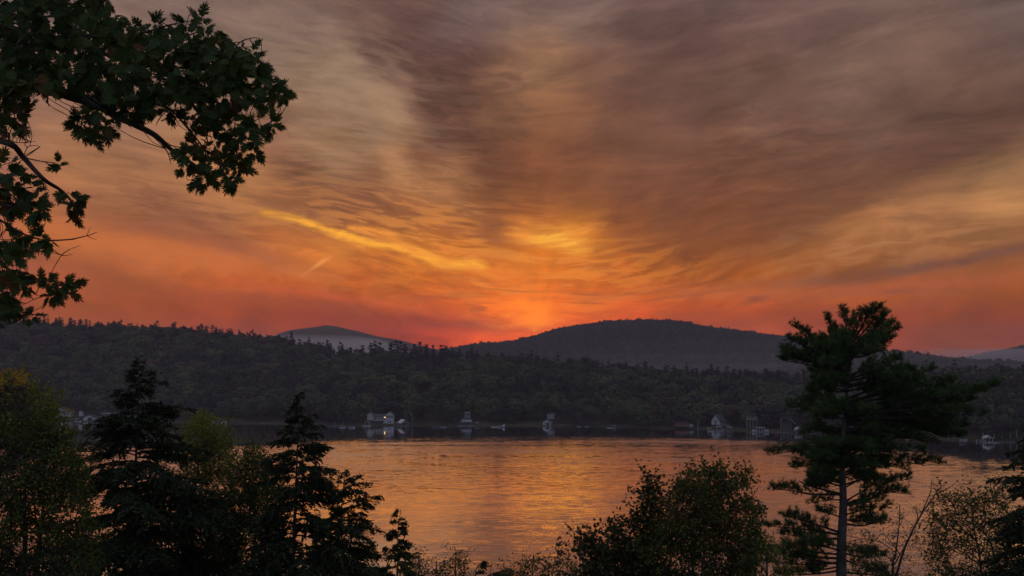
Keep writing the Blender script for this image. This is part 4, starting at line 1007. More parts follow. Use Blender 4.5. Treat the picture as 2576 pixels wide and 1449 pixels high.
DIAMOND = [(-1, 0, 0), (-.2, -.55, .08), (1, 0, 0), (-.2, .55, .08)]
ROUND = [(-1, 0), (-.45, -.78), (.35, -.72), (1, 0), (.35, .72), (-.45, .78)]
FROND = [(-1, -.08), (-.55, -.55), (-.2, -.35), (.1, -.75), (.35, -.35), (.65, -.5), (1.1, 0), (.6, .5), (.3, .3), (.05, .75), (-.25, .35), (-.6, .5), (-1, .08)]
STAR = [(-1, 0), (-.35, -.28), (-.45, -.95), (.05, -.42), (.45, -.8), (.45, -.25), (1.15, 0), (.45, .25), (.45, .8), (.05, .42), (-.45, .95), (-.35, .28)]
def in_poly(P, poly):
    x, y = P[:, 0], P[:, 1]; c = np.zeros(len(P), bool); q = np.asarray(poly, float); j = len(q) - 1
    for i in range(len(q)):
        xi, yi = q[i]; xj, yj = q[j]
        with np.errstate(divide='ignore', invalid='ignore'):
            c ^= ((yi > y) != (yj > y)) & (x < (xj - xi) * (y - yi) / (yj - yi + 1e-12) + xi)
        j = i
    return c
def poly_points(poly, gap, r):
    """evenly spread points inside a polygon of photo pixels"""
    q = np.asarray(poly, float); lo = q.min(0); hi = q.max(0)
    X, Y = np.meshgrid(np.arange(lo[0], hi[0] + gap, gap), np.arange(lo[1], hi[1] + gap, gap))
    P = np.stack([X.ravel(), Y.ravel()], 1) + (r.rand(X.size, 2) - .5) * gap * 1.1
    return P[in_poly(P, q)]
def unit(v): return v / np.maximum(np.linalg.norm(v, axis=-1, keepdims=True), 1e-9)
def tree_root(name, x, y, **kw):
    z = float(ground(x, y)) - .1
    return empty(name, (x, y, z), 0, **kw), np.array([x, y, z])
def smooth_path(P, n):
    P = np.asarray(P, float); t = np.linspace(0, len(P) - 1, n); i = np.clip(t.astype(int), 0, len(P) - 2); f = (t - i)[:, None]
    p0 = P[np.maximum(i - 1, 0)]; p1 = P[i]; p2 = P[i + 1]; p3 = P[np.minimum(i + 2, len(P) - 1)]
    return .5 * (2 * p1 + (p2 - p0) * f + (2 * p0 - 5 * p1 + 4 * p2 - p3) * f ** 2 + (3 * p1 - p0 - 3 * p2 + p3) * f ** 3)

def hemlock(name, label, tip, foot, depth, prof, seed, density=1.0, mat_=None, nod=0.0, group='hemlocks on the near bank', frond=.078):
    """tip, foot: photo pixels of the leader and of the trunk at the picture's lower edge; prof rows: (py, left px, right px)"""
    r = np.random.RandomState(seed); k = depth / FPX
    T = at(tip[0], tip[1], depth); B = at(foot[0], foot[1], depth)
    d = (T - B); d = d / d[2]
    x0 = B[0] - d[0] * 0; root, o = tree_root(name, float(B[0]), float(depth), label=label, cat='tree', group=group)
    zt = T[2]; zb = o[2]
    def trunk(z):
        z = np.asarray(z, float); t = np.clip((z - B[2]) / (T[2] - B[2]), -9, 1)
        x = np.where(z > B[2], B[0] + (T[0] - B[0]) * t, B[0])
        return np.stack([x, np.full_like(x, depth), z], -1)
    H = zt - zb
    zs = np.linspace(zb - .3, zt, 14); P = trunk(zs)
    P[-1, 0] -= nod * .25; P[-1, 2] -= abs(nod) * .15
    g = Geo(); rad = np.maximum(.011 * H * (1 - (zs - zb) / H) ** .9, .008); g.tube(P - o, rad, 8); obj('trunk', g.mesh('trunk', M_TRUNK), root)
    pz = np.array([at(tip[0], q[0], depth)[2] for q in prof])[::-1]; pl = np.array([q[1] for q in prof])[::-1] * k; pr = np.array([q[2] for q in prof])[::-1] * k
    br = Geo(); fo = Geo()
    zlow = max(zb + 1.0, B[2] - 2.2)
    n = int((zt - zlow) * 15 * density)
    hs = zlow + (zt - zlow) * (np.arange(n) + r.rand(n)) / n
    for h in hs:
        az = r.rand() * 2 * math.pi; c, s = math.cos(az), math.sin(az)
        el_, er = np.interp(h, pz, pl), np.interp(h, pz, pr)
        side = er if c > 0 else el_; L = (abs(c) * side + abs(s) * .5 * (el_ + er)) * (.62 + .46 * r.rand())
        if L < .05: continue
        top = (zt - h) / H
        up = .55 * math.exp(-top * 9) + .10 + .10 * r.normal() * .5
        drp = .30 + .25 * r.rand()
        t = np.linspace(0, 1, 7); base = trunk(np.array([h]))[0]
        hor = np.array([c, s, 0])
        path = base + hor * (L * t)[:, None] + np.array([0, 0, 1]) * (L * (up * t - drp * .6 * t ** 2))[:, None] + r.normal(size=(7, 3)) * L * .012 * t[:, None]
        br.tube(path - o, np.linspace(.012 + .008 * L, .003, 7), 4)
        m = int(9 + L * 14); ts = .10 + .90 * r.rand(m) ** .8
        pb = np.stack([np.interp(ts, t, path[:, i]) for i in range(3)], 1)
        sd = np.where(r.rand(m) < .5, -1, 1); lat = np.array([-s, c, 0])
        dirv = unit(hor * (.55 + .3 * r.rand(m))[:, None] + lat * (sd * (.55 + .4 * r.rand(m)))[:, None] + np.array([0, 0, 1]) * (-.18 + .22 * r.normal(size=m))[:, None])
        sl = L * (.10 + .34 * (1 - ts)) * (.6 + .7 * r.rand(m)) + .07
        for q in range(m):
            kk = max(2, int(sl[q] / (frond * .50)))
            u = (np.arange(kk) + r.rand(kk)) / kk
            C = pb[q] + dirv[q] * (u * sl[q])[:, None]; C[:, 2] -= u ** 2 * sl[q] * .30
            C += r.normal(size=(kk, 3)) * .018
            A = unit(dirv[q] + r.normal(size=(kk, 3)) * .45 + np.array([0, 0, -.12]))
            N = unit(np.array([0, 0, 1.0]) + r.normal(size=(kk, 3)) * .55)
            Bv = unit(np.cross(N, A)); sz = frond * (.65 + .6 * r.rand(kk, 1)) * (.7 + .3 * min(1, top * 12))
            fo.cards(C - o, A * sz, Bv * sz * .52, FROND, np.clip(.35 + .28 * r.normal(size=kk) + .25 * (u - .5), 0, 1))
    obj('branches', br.mesh('branches', M_TWIG), root, kind='stuff'); obj('crown', fo.mesh('crown', mat_ or M_HEMLOCK), root)
    return root

def broadleaf(name, label, polys, stems, depth, thick, gap, leaf, shape, m, seed, per=9, tint=None, group='leafy trees on the near bank', bark=None, limbs=26, stem_r=.07, fill=1.0, droop=.25, bare=None, layers=2):
    """polys: crown outlines in photo pixels; stems: trunk lines in photo pixels, foot first"""
    r = np.random.RandomState(seed); k = depth / FPX
    f0 = at(stems[0][0][0], stems[0][0][1], depth)
    root, o = tree_root(name, float(f0[0]), float(depth), label=label, cat='tree', group=group)
    tg = Geo(); nodes = []
    for st in stems:
        W = np.array([at(px, py, depth + (r.rand() - .5) * thick * .2 * (i > 0)) for i, (px, py) in enumerate(st)])
        if st is stems[0] and W[0][2] > o[2] + .4: W = np.vstack([[o[0] + (W[0][0] - o[0]) * .3, depth, o[2] - .2], W])
        Pp = smooth_path(W, 16); tg.tube(Pp - o, np.linspace(stem_r if st is stems[0] else stem_r * (.8 if st[0][1] > 1440 else .4), .007, 16), 7); nodes.append(Pp[3:])
    obj('trunk', tg.mesh('trunk', bark or M_TRUNK), root)
    nodes = np.concatenate(nodes)
    pts = np.concatenate([poly_points(q, gap, r) for q in polys for _ in range(layers)])
    pts = pts[r.rand(len(pts)) < fill]
    # clumps and gaps, and sprigs that break the outline
    cl = fbm(pts[:, 0] / (gap * 2.6) + seed, pts[:, 1] / (gap * 2.2), 2, seed)
    pts = pts[cl > -.13 + .10 * r.normal(size=len(cl)) * .3]
    sp = []
    for q in polys:
        qa = np.asarray(q, float); cq = qa.mean(0)
        for a_, b_ in zip(qa, np.roll(qa, -1, 0)):
            ln = np.hypot(*(b_ - a_)); nrm_ = np.array([(b_ - a_)[1], -(b_ - a_)[0]]) / max(ln, 1e-6)
            if np.dot(nrm_, (a_ + b_) / 2 - cq) < 0: nrm_ = -nrm_
            for _ in range(int(ln / (gap * 1.5))): sp.append(a_ + (b_ - a_) * r.rand() + nrm_ * gap * r.uniform(0, 2.8) + r.normal(size=2) * gap * .3)
    if sp: pts = np.concatenate([pts, np.array(sp)])
    cx = np.array([at(px, py, depth) for px, py in pts])
    # depth: crown is thick where the outline is far away
    allp = np.concatenate([np.asarray(q, float) for q in polys]); wpx = (allp[:, 0].max() - allp[:, 0].min())
    dz = r.normal(size=len(pts)) * thick * .5
    sc_ = (depth + dz) / depth
    C = cx.copy(); C[:, 0] *= sc_; C[:, 1] += dz; C[:, 2] = CAM_Z + (C[:, 2] - CAM_Z) * sc_
    br = Geo(); fo = Geo()
    # limbs
    idx = r.choice(len(C), min(limbs, len(C)), replace=False); net = [nodes]
    for i in idx:
        e = C[i]; low = nodes[nodes[:, 2] < e[2] - .12 * abs(e[0] - nodes[:, 0].mean())]
        low = low if len(low) else nodes
        s = low[np.argmin(np.linalg.norm(low - e, axis=1) + .4 * r.rand(len(low)))]
        mid = (s + e) / 2 + np.array([0, 0, .12 * np.linalg.norm(e - s)]) + r.normal(size=3) * .06 * np.linalg.norm(e - s)
        Pp = smooth_path([s, mid, e], 9); br.tube(Pp - o, np.linspace(stem_r * .35, .005, 9), 5); net.append(Pp[1:])
    net = np.concatenate(net)
    ctr = nodes.mean(0)
    for i, e in enumerate(C):
        dd = np.linalg.norm(net - e, axis=1); s = net[np.argmin(dd)]
        out = unit(e - ctr + np.array([0, 0, .35])); dirv = unit(out + r.normal(size=3) * .55)
        Ln = gap * k * (1.0 + .8 * r.rand())
        if dd.min() > .02: br.tube(np.array([s, (s + e) / 2 + r.normal(size=3) * .04, e]) - o, [.006, .005, .004], 3)
        tip = e + dirv * Ln; br.tube(np.array([e, (e + tip) / 2, tip]) - o, [.004, .003, .002], 3)
        if bare is not None and bare(pts[i], r): continue
        kk = max(3, int(per * 1.5 * (.6 + .8 * r.rand()))); u = (np.arange(kk) + r.rand(kk)) / kk
        Cn = e + dirv * ((u * 1.1 - .1) * Ln)[:, None] + r.normal(size=(kk, 3)) * leaf * .9
        A = unit(dirv * .5 + rnd_dir(r, kk) * .9 + np.array([0, 0, -droop])); Bv = perp(A, r)
        sz = leaf * .5 * (.65 + .6 * r.rand(kk, 1))
        tt = np.clip((tint(pts[i], r) if tint else .35) + .16 * r.normal(size=kk), 0, 1)
        fo.cards(Cn + A * sz - o, A * sz, Bv * sz * .8, shape, tt)
    obj('branches', br.mesh('branches', M_TWIG), root, kind='stuff'); obj('crown', fo.mesh('crown', m), root)
    return root

def white_pine():
    r = np.random.RandomState(31); depth = 56.0
    def z6(x, y): return (1878.3 + x * .4906, 737.9 + y * .4906)
    line = [z6(485, 1449), z6(495, 1090), z6(490, 870), z6(505, 600), z6(525, 400), z6(548, 260), z6(575, 150), z6(600, 110)]
    W = np.array([at(px, py, depth) for px, py in line])
    root, o = tree_root('white_pine', float(W[0][0]) - .1, depth, label='tall white pine with layered dark boughs and grey trunk, right foreground', cat='tree')
    W = np.vstack([[o[0], depth, o[2] - .3], W]); TP = smooth_path(W, 40)
    g = Geo(); hh = (TP[:, 2] - o[2]) / (TP[-1, 2] - o[2])
    g.tube(TP - o, np.interp(hh, [0, .4, .55, .7, .85, 1], [.40, .31, .24, .15, .08, .02]), 12)
    obj('trunk', g.mesh('trunk', M_PINEBARK, True), root)
    # boughs: points in the zoomed photograph, trunk end first, then a density
    B = [
     [(528, 330), (470, 220), (415, 135)], [(540, 300), (510, 190), (500, 95)], [(548, 270), (560, 190), (565, 120)], [(560, 230), (600, 150), (622, 88)], [(560, 240), (640, 150), (668, 82)],
     [(555, 260), (650, 190), (702, 112)], [(550, 280), (660, 210), (742, 160)], [(545, 300), (660, 240), (765, 190)], [(540, 320), (650, 270), (752, 232)], [(535, 350), (440, 270), (450, 190)], [(538, 340), (600, 260), (690, 150)], [(535, 345), (520, 250), (530, 160)],
     [(525, 380), (400, 290), (255, 178)], [(525, 390), (400, 310), (310, 205)], [(522, 395), (360, 300), (228, 238)], [(520, 400), (360, 330), (185, 295)], [(518, 410), (340, 370), (185, 345)], [(518, 405), (430, 320), (370, 240)], [(520, 400), (300, 345), (230, 315)],
     [(515, 440), (420, 400), (325, 405)], [(512, 470), (430, 430), (350, 440)], [(510, 500), (420, 480), (345, 490)],
     [(508, 600), (360, 570), (228, 588)], [(508, 590), (380, 540), (320, 500)], [(506, 620), (400, 600), (300, 610)], [(506, 640), (430, 640), (360, 650)],
     [(500, 720), (400, 700), (292, 722)], [(500, 740), (420, 720), (340, 690)], [(495, 880), (380, 860), (250, 810), (112, 832)], [(495, 870), (400, 830), (285, 790)], [(495, 890), (360, 880), (232, 895)], [(494, 900), (410, 880), (340, 850)],
     [(492, 1040), (400, 1010), (330, 985)], [(492, 1030), (330, 1030), (230, 1010), (132, 1005)], [(492, 1060), (420, 1060), (345, 1072)], [(492, 960), (420, 950), (370, 960)],
     [(488, 1230), (340, 1180), (205, 1145)], [(488, 1240), (300, 1210), (90, 1192)], [(486, 1260), (330, 1250), (185, 1235)], [(484, 1360), (320, 1350), (150, 1330)], [(484, 1380), (300, 1390), (95, 1375)], [(484, 1400), (360, 1420), (230, 1430)], [(490, 1150), (430, 1130), (380, 1120)], [(486, 1320), (400, 1300), (290, 1290)],
     [(528, 420), (650, 370), (775, 342)], [(525, 440), (660, 400), (830, 390)], [(520, 540), (620, 500), (800, 420)], [(520, 540), (700, 470), (960, 388)], [(518, 560), (760, 500), (1062, 450)], [(515, 590), (780, 545), (1050, 520), (1288, 472)], [(515, 600), (800, 560), (1010, 530), (1210, 500)], [(515, 600), (820, 585), (1000, 560), (1160, 555)],
     [(512, 620), (800, 600), (1000, 615), (1215, 630)], [(512, 640), (760, 640), (960, 650), (1120, 690)], [(510, 660), (720, 650), (900, 640)], [(520, 450), (640, 430), (720, 440)], [(515, 500), (640, 480), (760, 480)], [(518, 470), (700, 450), (900, 440)],
     [(505, 780), (640, 745), (860, 700), (1100, 740)], [(505, 790), (640, 770), (800, 740), (980, 775)], [(505, 760), (620, 720), (760, 690)], [(508, 700), (640, 690), (800, 680), (1000, 700)],
     [(500, 850), (600, 800), (760, 820), (1005, 880)], [(500, 860), (620, 830), (760, 860), (900, 880)], [(498, 920), (600, 880), (720, 900)], [(500, 840), (640, 790), (900, 815)], [(500, 880), (640, 870), (820, 905)],
     [(500, 1080), (620, 1040), (730, 970), (820, 955)], [(500, 1070), (600, 1010), (690, 960)], [(500, 1085), (620, 1060), (720, 1020), (815, 1030)], [(498, 1090), (600, 1075), (700, 1060)], [(498, 1000), (570, 960), (640, 930)],
     [(496, 1160), (600, 1160), (720, 1085)], [(496, 1180), (600, 1190), (700, 1160)], [(495, 1140), (560, 1120), (640, 1110)],
     [(490, 1330), (580, 1350), (690, 1352)], [(490, 1360), (590, 1400), (700, 1420)], [(490, 1310), (560, 1320), (640, 1330)],
    ]
    B += [[(512, 630), (760, 600), (960, 580), (1110, 590)], [(512, 650), (760, 660), (940, 680), (1060, 720)], [(510, 670), (700, 680), (880, 690), (1010, 740)], [(515, 570), (740, 530), (940, 490), (1120, 500)], [(515, 560), (700, 500), (880, 440)], [(508, 700), (640, 720), (780, 730), (900, 760)], [(520, 480), (680, 440), (840, 410)], [(512, 610), (700, 580), (860, 540), (1000, 500)], [(484, 1420), (330, 1440), (150, 1440)], [(484, 1390), (360, 1370), (250, 1350)], [(486, 1300), (380, 1270), (260, 1250)], [(484, 1340), (300, 1320), (200, 1290)], [(488, 1430), (600, 1440), (720, 1450)]]
    back = []
    for i in range(46):                      # boughs that run towards or away from the viewer
        y = r.uniform(240, 1000); sgn = r.choice([-1, 1]); tx = np.interp(y, [150, 400, 870, 1449], [575, 525, 490, 485])
        back.append(([(tx, y), (tx + sgn * r.uniform(20, 130), y - r.uniform(0, 30)), (tx + sgn * r.uniform(40, 190), y - r.uniform(-20, 40))], r.choice([-1, 1]) * r.uniform(2.2, 4.2)))
    br = Geo(); fo = Geo()
    def bough(pts, dd):
        n = len(pts); P = np.array([at(*z6(x, y), depth) for x, y in pts])
        for i in range(1, n):
            f = dd * i / (n - 1); P[i] = np.array([P[i][0] * (depth + f) / depth, depth + f, CAM_Z + (P[i][2] - CAM_Z) * (depth + f) / depth])
        P = smooth_path(P, 12); L = np.linalg.norm(np.diff(P, axis=0), axis=1).sum()
        br.tube(P - o, np.linspace(.03 + .011 * L, .008, 12), 6)
        ax = unit(P[-1] - P[0]); lat = unit(np.cross(ax, (0, 0, 1)))
        m = int(10 + L * 10); ts = .22 + .78 * r.rand(m) ** .75
        tt = np.linspace(0, 1, 12); pb = np.stack([np.interp(ts, tt, P[:, i]) for i in range(3)], 1)
        for q in range(m):
            sd = r.choice([-1, 1]); sl = (.30 + .30 * (1 - ts[q]) * min(L, 4) / 2.2) * (.6 + .7 * r.rand()) + .1
            dv = unit(ax * (.10 + .65 * r.rand()) + lat * sd * (.2 + .6 * r.rand()) + np.array([0, 0, -.05 + .95 * r.rand()]))
            e = pb[q] + dv * sl; e[2] += .08 * sl
            br.tube(np.array([pb[q], (pb[q] + e) / 2, e]) - o, [.012, .008, .005], 3)
            k = max(2, int(sl / .13)); u = .25 + .75 * (np.arange(k) + r.rand(k)) / k
            C = pb[q] + (e - pb[q]) * u[:, None] + r.normal(size=(k, 3)) * .045
            nn = 15
            Ci = np.repeat(C, nn, 0); A = unit(rnd_dir(r, k * nn) + dv * .9 + np.array([0, 0, .35])); Bv = perp(A, r)
            ln = .115 * (.7 + .6 * r.rand(k * nn, 1)); tn = np.repeat(np.clip(.42 + .28 * r.normal(size=k) + .35 * (C[:, 2] - pb[q][2]), 0, 1), nn)
            fo.cards(Ci + A * ln - o, A * ln, Bv * .020, [(-1, -.6), (-1, .6), (1, 0)], tn)
    for pts in B: bough(pts, r.normal() * 1.3)
    for pts, dd in back: bough(pts, dd)
    # a dead stub and bare lower twigs
    st = np.array([at(*z6(x, y), depth) for x, y in ((490, 1030), (330, 990), (268, 962))]); br.tube(smooth_path(st, 6) - o, [.07, .06, .05, .045, .04, .03], 6)
    for i in range(26):
        y = r.uniform(900, 1420); s = r.choice([-1, 1]); x0 = 490
        st = np.array([at(*z6(x0, y), depth), at(*z6(x0 + s * r.uniform(40, 90), y - r.uniform(-25, 30)), depth + r.normal() * .5), at(*z6(x0 + s * r.uniform(90, 190), y - r.uniform(-50, 40)), depth + r.normal())])
        br.tube(smooth_path(st, 6) - o, np.linspace(.02, .004, 6), 4)
    obj('boughs', br.mesh('boughs', M_TWIG), root, kind='stuff'); obj('crown', fo.mesh('crown', M_PINEN), root)
white_pine()

hemlock('hemlock_tree', 'tall dark hemlock with a slender nodding tip, left foreground', (352, 888), (332, 1449), 33.0,
        [(888, 2, 2), (905, 6, 10), (930, 18, 30), (955, 30, 48), (985, 46, 56), (1010, 54, 62), (1040, 64, 108), (1070, 80, 122), (1100, 118, 118), (1140, 126, 140), (1200, 116, 215), (1300, 112, 245), (1449, 125, 265)], 51, 1.3, None, -.8)
hemlock('hemlock_tree', 'narrow dark hemlock spire in front of the lake, left of centre', (754, 984), (736, 1449), 31.0,
        [(984, 2, 2), (1000, 6, 10), (1020, 14, 24), (1045, 26, 36), (1075, 36, 52), (1100, 42, 60), (1130, 62, 84), (1165, 64, 92), (1200, 72, 110), (1242, 78, 130), (1300, 86, 150), (1400, 95, 190), (1449, 102, 210)], 52, 1.25)
hemlock('hemlock_tree', 'shorter hemlock leader leaning right of the narrow spire', (868, 1178), (846, 1449), 32.5,
        [(1178, 2, 3), (1195, 12, 20), (1220, 30, 50), (1245, 36, 78), (1290, 46, 80), (1320, 60, 84), (1380, 70, 96), (1449, 80, 112)], 53, 1.0)
hemlock('hemlock_tree', 'small pointed young hemlock at the bottom, standing alone before the lake', (1001, 1277), (1000, 1449), 27.0,
        [(1277, 1, 2), (1300, 9, 10), (1325, 17, 18), (1350, 30, 26), (1380, 34, 36), (1410, 46, 46), (1449, 60, 54)], 54, 1.25, None, -.3)
hemlock('hemlock_tree', 'sparse arching young hemlock tip at the bottom centre', (1222, 1407), (1226, 1449), 24.0,
        [(1407, 2, 3), (1425, 10, 22), (1449, 24, 62)], 55, .9, None, -.6)
hemlock('hemlock_tree', 'dense dark hemlock cut off by the right edge', (2650, 1030), (2650, 1449), 30.0,
        [(1030, 3, 3), (1080, 45, 45), (1120, 80, 80), (1160, 108, 100), (1200, 130, 120), (1260, 126, 130), (1320, 135, 140), (1449, 150, 160)], 56, 1.15)

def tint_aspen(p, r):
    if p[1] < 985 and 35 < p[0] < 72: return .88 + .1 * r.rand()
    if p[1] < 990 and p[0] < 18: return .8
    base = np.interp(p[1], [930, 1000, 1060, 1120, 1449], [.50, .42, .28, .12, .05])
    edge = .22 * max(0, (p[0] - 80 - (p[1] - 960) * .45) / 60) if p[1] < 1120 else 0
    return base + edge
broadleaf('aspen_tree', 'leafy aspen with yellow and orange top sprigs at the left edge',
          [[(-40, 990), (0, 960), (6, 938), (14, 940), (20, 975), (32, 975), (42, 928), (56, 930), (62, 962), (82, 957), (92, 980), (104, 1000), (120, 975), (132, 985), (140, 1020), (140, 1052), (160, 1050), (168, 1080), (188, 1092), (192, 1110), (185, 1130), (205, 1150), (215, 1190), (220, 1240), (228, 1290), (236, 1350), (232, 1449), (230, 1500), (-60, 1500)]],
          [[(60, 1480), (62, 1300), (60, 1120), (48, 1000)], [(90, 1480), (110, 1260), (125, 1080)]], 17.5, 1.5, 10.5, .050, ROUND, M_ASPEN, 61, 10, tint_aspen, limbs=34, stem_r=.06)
broadleaf('birch_tree', 'small yellowing birch showing between two hemlocks',
          [[(462, 1110), (474, 1060), (490, 1064), (505, 1034), (518, 1032), (530, 1060), (556, 1072), (578, 1105), (582, 1160), (586, 1260), (600, 1449), (600, 1480), (440, 1480), (450, 1250)]],
          [[(520, 1470), (520, 1260), (515, 1060)]], 37.0, 1.8, 10.5, .125, DIAMOND, M_YBIRCH, 62, 15, lambda p, r: np.interp(p[1], [1030, 1120, 1250], [.62, .42, .15]), limbs=24)
broadleaf('birch_tree', 'slender green birch left of the narrow hemlock spire',
          [[(582, 1190), (604, 1160), (622, 1140), (636, 1120), (652, 1128), (672, 1146), (692, 1190), (705, 1260), (708, 1480), (560, 1480), (570, 1260)]],
          [[(640, 1470), (640, 1300), (637, 1140)]], 34.5, 1.8, 10, .115, DIAMOND, M_BIRCH, 63, 16, lambda p, r: np.interp(p[1], [1120, 1250, 1400], [.55, .30, .12]), limbs=24)
for (lab, poly, st, sd, dp) in (
    ('small leafy sapling just right of the lone young hemlock', [(1032, 1480), (1034, 1410), (1046, 1392), (1056, 1388), (1066, 1408), (1078, 1440), (1080, 1480)], [(1054, 1475), (1053, 1395)], 64, 26),
    ('low round sapling between two bottom saplings', [(1082, 1480), (1086, 1440), (1098, 1434), (1110, 1446), (1114, 1480)], [(1098, 1478), (1098, 1440)], 65, 25),
    ('upright bushy sapling at the bottom, right of the young hemlock', [(1112, 1480), (1116, 1420), (1130, 1412), (1142, 1394), (1156, 1390), (1166, 1402), (1172, 1440), (1172, 1480)], [(1146, 1478), (1148, 1396)], 66, 25),
    ('leafy birch shrub at the bottom, left of the young oaks', [(1262, 1480), (1270, 1440), (1276, 1416), (1290, 1440), (1312, 1410), (1334, 1400), (1356, 1412), (1370, 1420), (1388, 1390), (1404, 1398), (1420, 1412), (1444, 1424), (1452, 1480)], [(1340, 1478), (1345, 1410)], 67, 24)):
    broadleaf('leafy_sapling', lab, [poly], [st], dp, .7, 8.5, .078, DIAMOND, M_BIRCH, sd, 8, lambda p, r: .22, limbs=10, stem_r=.025, droop=.5, group='saplings along the lower edge', layers=1)
def tint_maple(p, r):
    return np.interp(p[1], [1170, 1300, 1449], [.26, .20, .10]) + (.30 if vnoise(np.array([p[0] / 60.]), np.array([p[1] / 50.]), 3)[0] > .70 else 0)
for (lab, poly, st, sd, dp) in (
    ('young oak with pointed leaf clumps, first at the bottom right of centre', [(1442, 1395), (1452, 1355), (1466, 1340), (1480, 1352), (1500, 1352), (1520, 1345), (1528, 1375), (1540, 1410), (1545, 1480), (1448, 1480), (1452, 1430)], [[(1490, 1478), (1488, 1370)]], 71, 26),
    ('young oak between the first young oak and the tall thin one', [(1530, 1335), (1540, 1320), (1552, 1332), (1570, 1352), (1588, 1362), (1600, 1400), (1610, 1480), (1535, 1480), (1542, 1400), (1536, 1360)], [[(1572, 1478), (1556, 1350)]], 72, 27),
    ('tall thin oak rising left of the broad maple', [(1608, 1228), (1620, 1208), (1632, 1196), (1646, 1210), (1660, 1232), (1654, 1262), (1674, 1290), (1668, 1330), (1640, 1400), (1640, 1480), (1590, 1480), (1596, 1380), (1588, 1330), (1586, 1292), (1596, 1290), (1606, 1300), (1612, 1262)], [[(1625, 1478), (1634, 1330), (1633, 1205)]], 73, 28)):
    broadleaf('young_oak', lab, [poly], st, dp, 1.0, 10.5, .105, STAR, M_OAKS, sd, 8, lambda p, r: .25, limbs=16, stem_r=.035, droop=.1, group='young oaks on the near bank')
broadleaf('maple_tree', 'broad maple crown in the foreground between lake and tall pine',
          [[(1686, 1240), (1708, 1206), (1722, 1215), (1736, 1184), (1752, 1196), (1780, 1180), (1800, 1176), (1828, 1192), (1852, 1192), (1868, 1184), (1880, 1215), (1884, 1250), (1894, 1275), (1914, 1286), (1902, 1308), (1890, 1318), (1910, 1340), (1902, 1400), (1890, 1480), (1600, 1480), (1606, 1390), (1640, 1330), (1676, 1310)]],
          [[(1744, 1475), (1742, 1380), (1790, 1200)], [(1768, 1475), (1775, 1380), (1850, 1220)]], 27.0, 1.9, 10.0, .088, STAR, M_MAPLE, 74, 10, tint_maple, limbs=40, stem_r=.06, bark=M_GREYSTEM)
broadleaf('birch_tree', 'yellow-green bushy birch between the maple and the tall pine',
          [[(1866, 1480), (1872, 1400), (1890, 1372), (1910, 1356), (1930, 1352), (1948, 1368), (1960, 1400), (1990, 1430), (2010, 1480)]], [[(1930, 1478), (1928, 1380)]], 33.0, 1.4, 10, .105, DIAMOND, M_YBIRCH, 75, 10, lambda p, r: .28, limbs=18)
def bare_top(p, r): return p[1] < 1318 and r.rand() < .9
broadleaf('half_bare_tree', 'half-bare forked tree with thin upright twigs right of the pine trunk',
          [[(2150, 1480), (2150, 1360), (2180, 1330), (2215, 1340), (2240, 1310), (2252, 1270), (2275, 1285), (2300, 1260), (2325, 1285), (2320, 1340), (2300, 1390), (2290, 1440), (2296, 1480)]],
          [[(2246, 1478), (2252, 1400), (2261, 1328), (2264, 1268)], [(2246, 1478), (2275, 1380), (2314, 1300), (2354, 1242), (2378, 1212)], [(2250, 1420), (2290, 1350), (2312, 1330)], [(2314, 1300), (2340, 1238), (2344, 1204)], [(2354, 1244), (2385, 1228), (2404, 1214)]],
          38.0, 1.6, 12, .105, DIAMOND, M_BIRCH, 76, 7, lambda p, r: .2, limbs=26, layers=1, stem_r=.065, fill=.8, bare=bare_top, bark=M_TRUNK)
broadleaf('birch_tree', 'open leafy birch before the lake near the right edge',
          [[(2330, 1480), (2352, 1430), (2330, 1380), (2345, 1300), (2340, 1262), (2372, 1240), (2400, 1246), (2425, 1250), (2444, 1240), (2468, 1224), (2482, 1240), (2500, 1232), (2530, 1240), (2545, 1300), (2540, 1480)]],
          [[(2470, 1478), (2455, 1360), (2440, 1260)], [(2500, 1478), (2490, 1360), (2400, 1290)]], 36.0, 2.0, 11, .115, DIAMOND, M_BIRCH, 77, 9, lambda p, r: np.interp(p[0], [2340, 2450, 2540], [.30, .18, .12]), limbs=30, stem_r=.06, fill=.92)

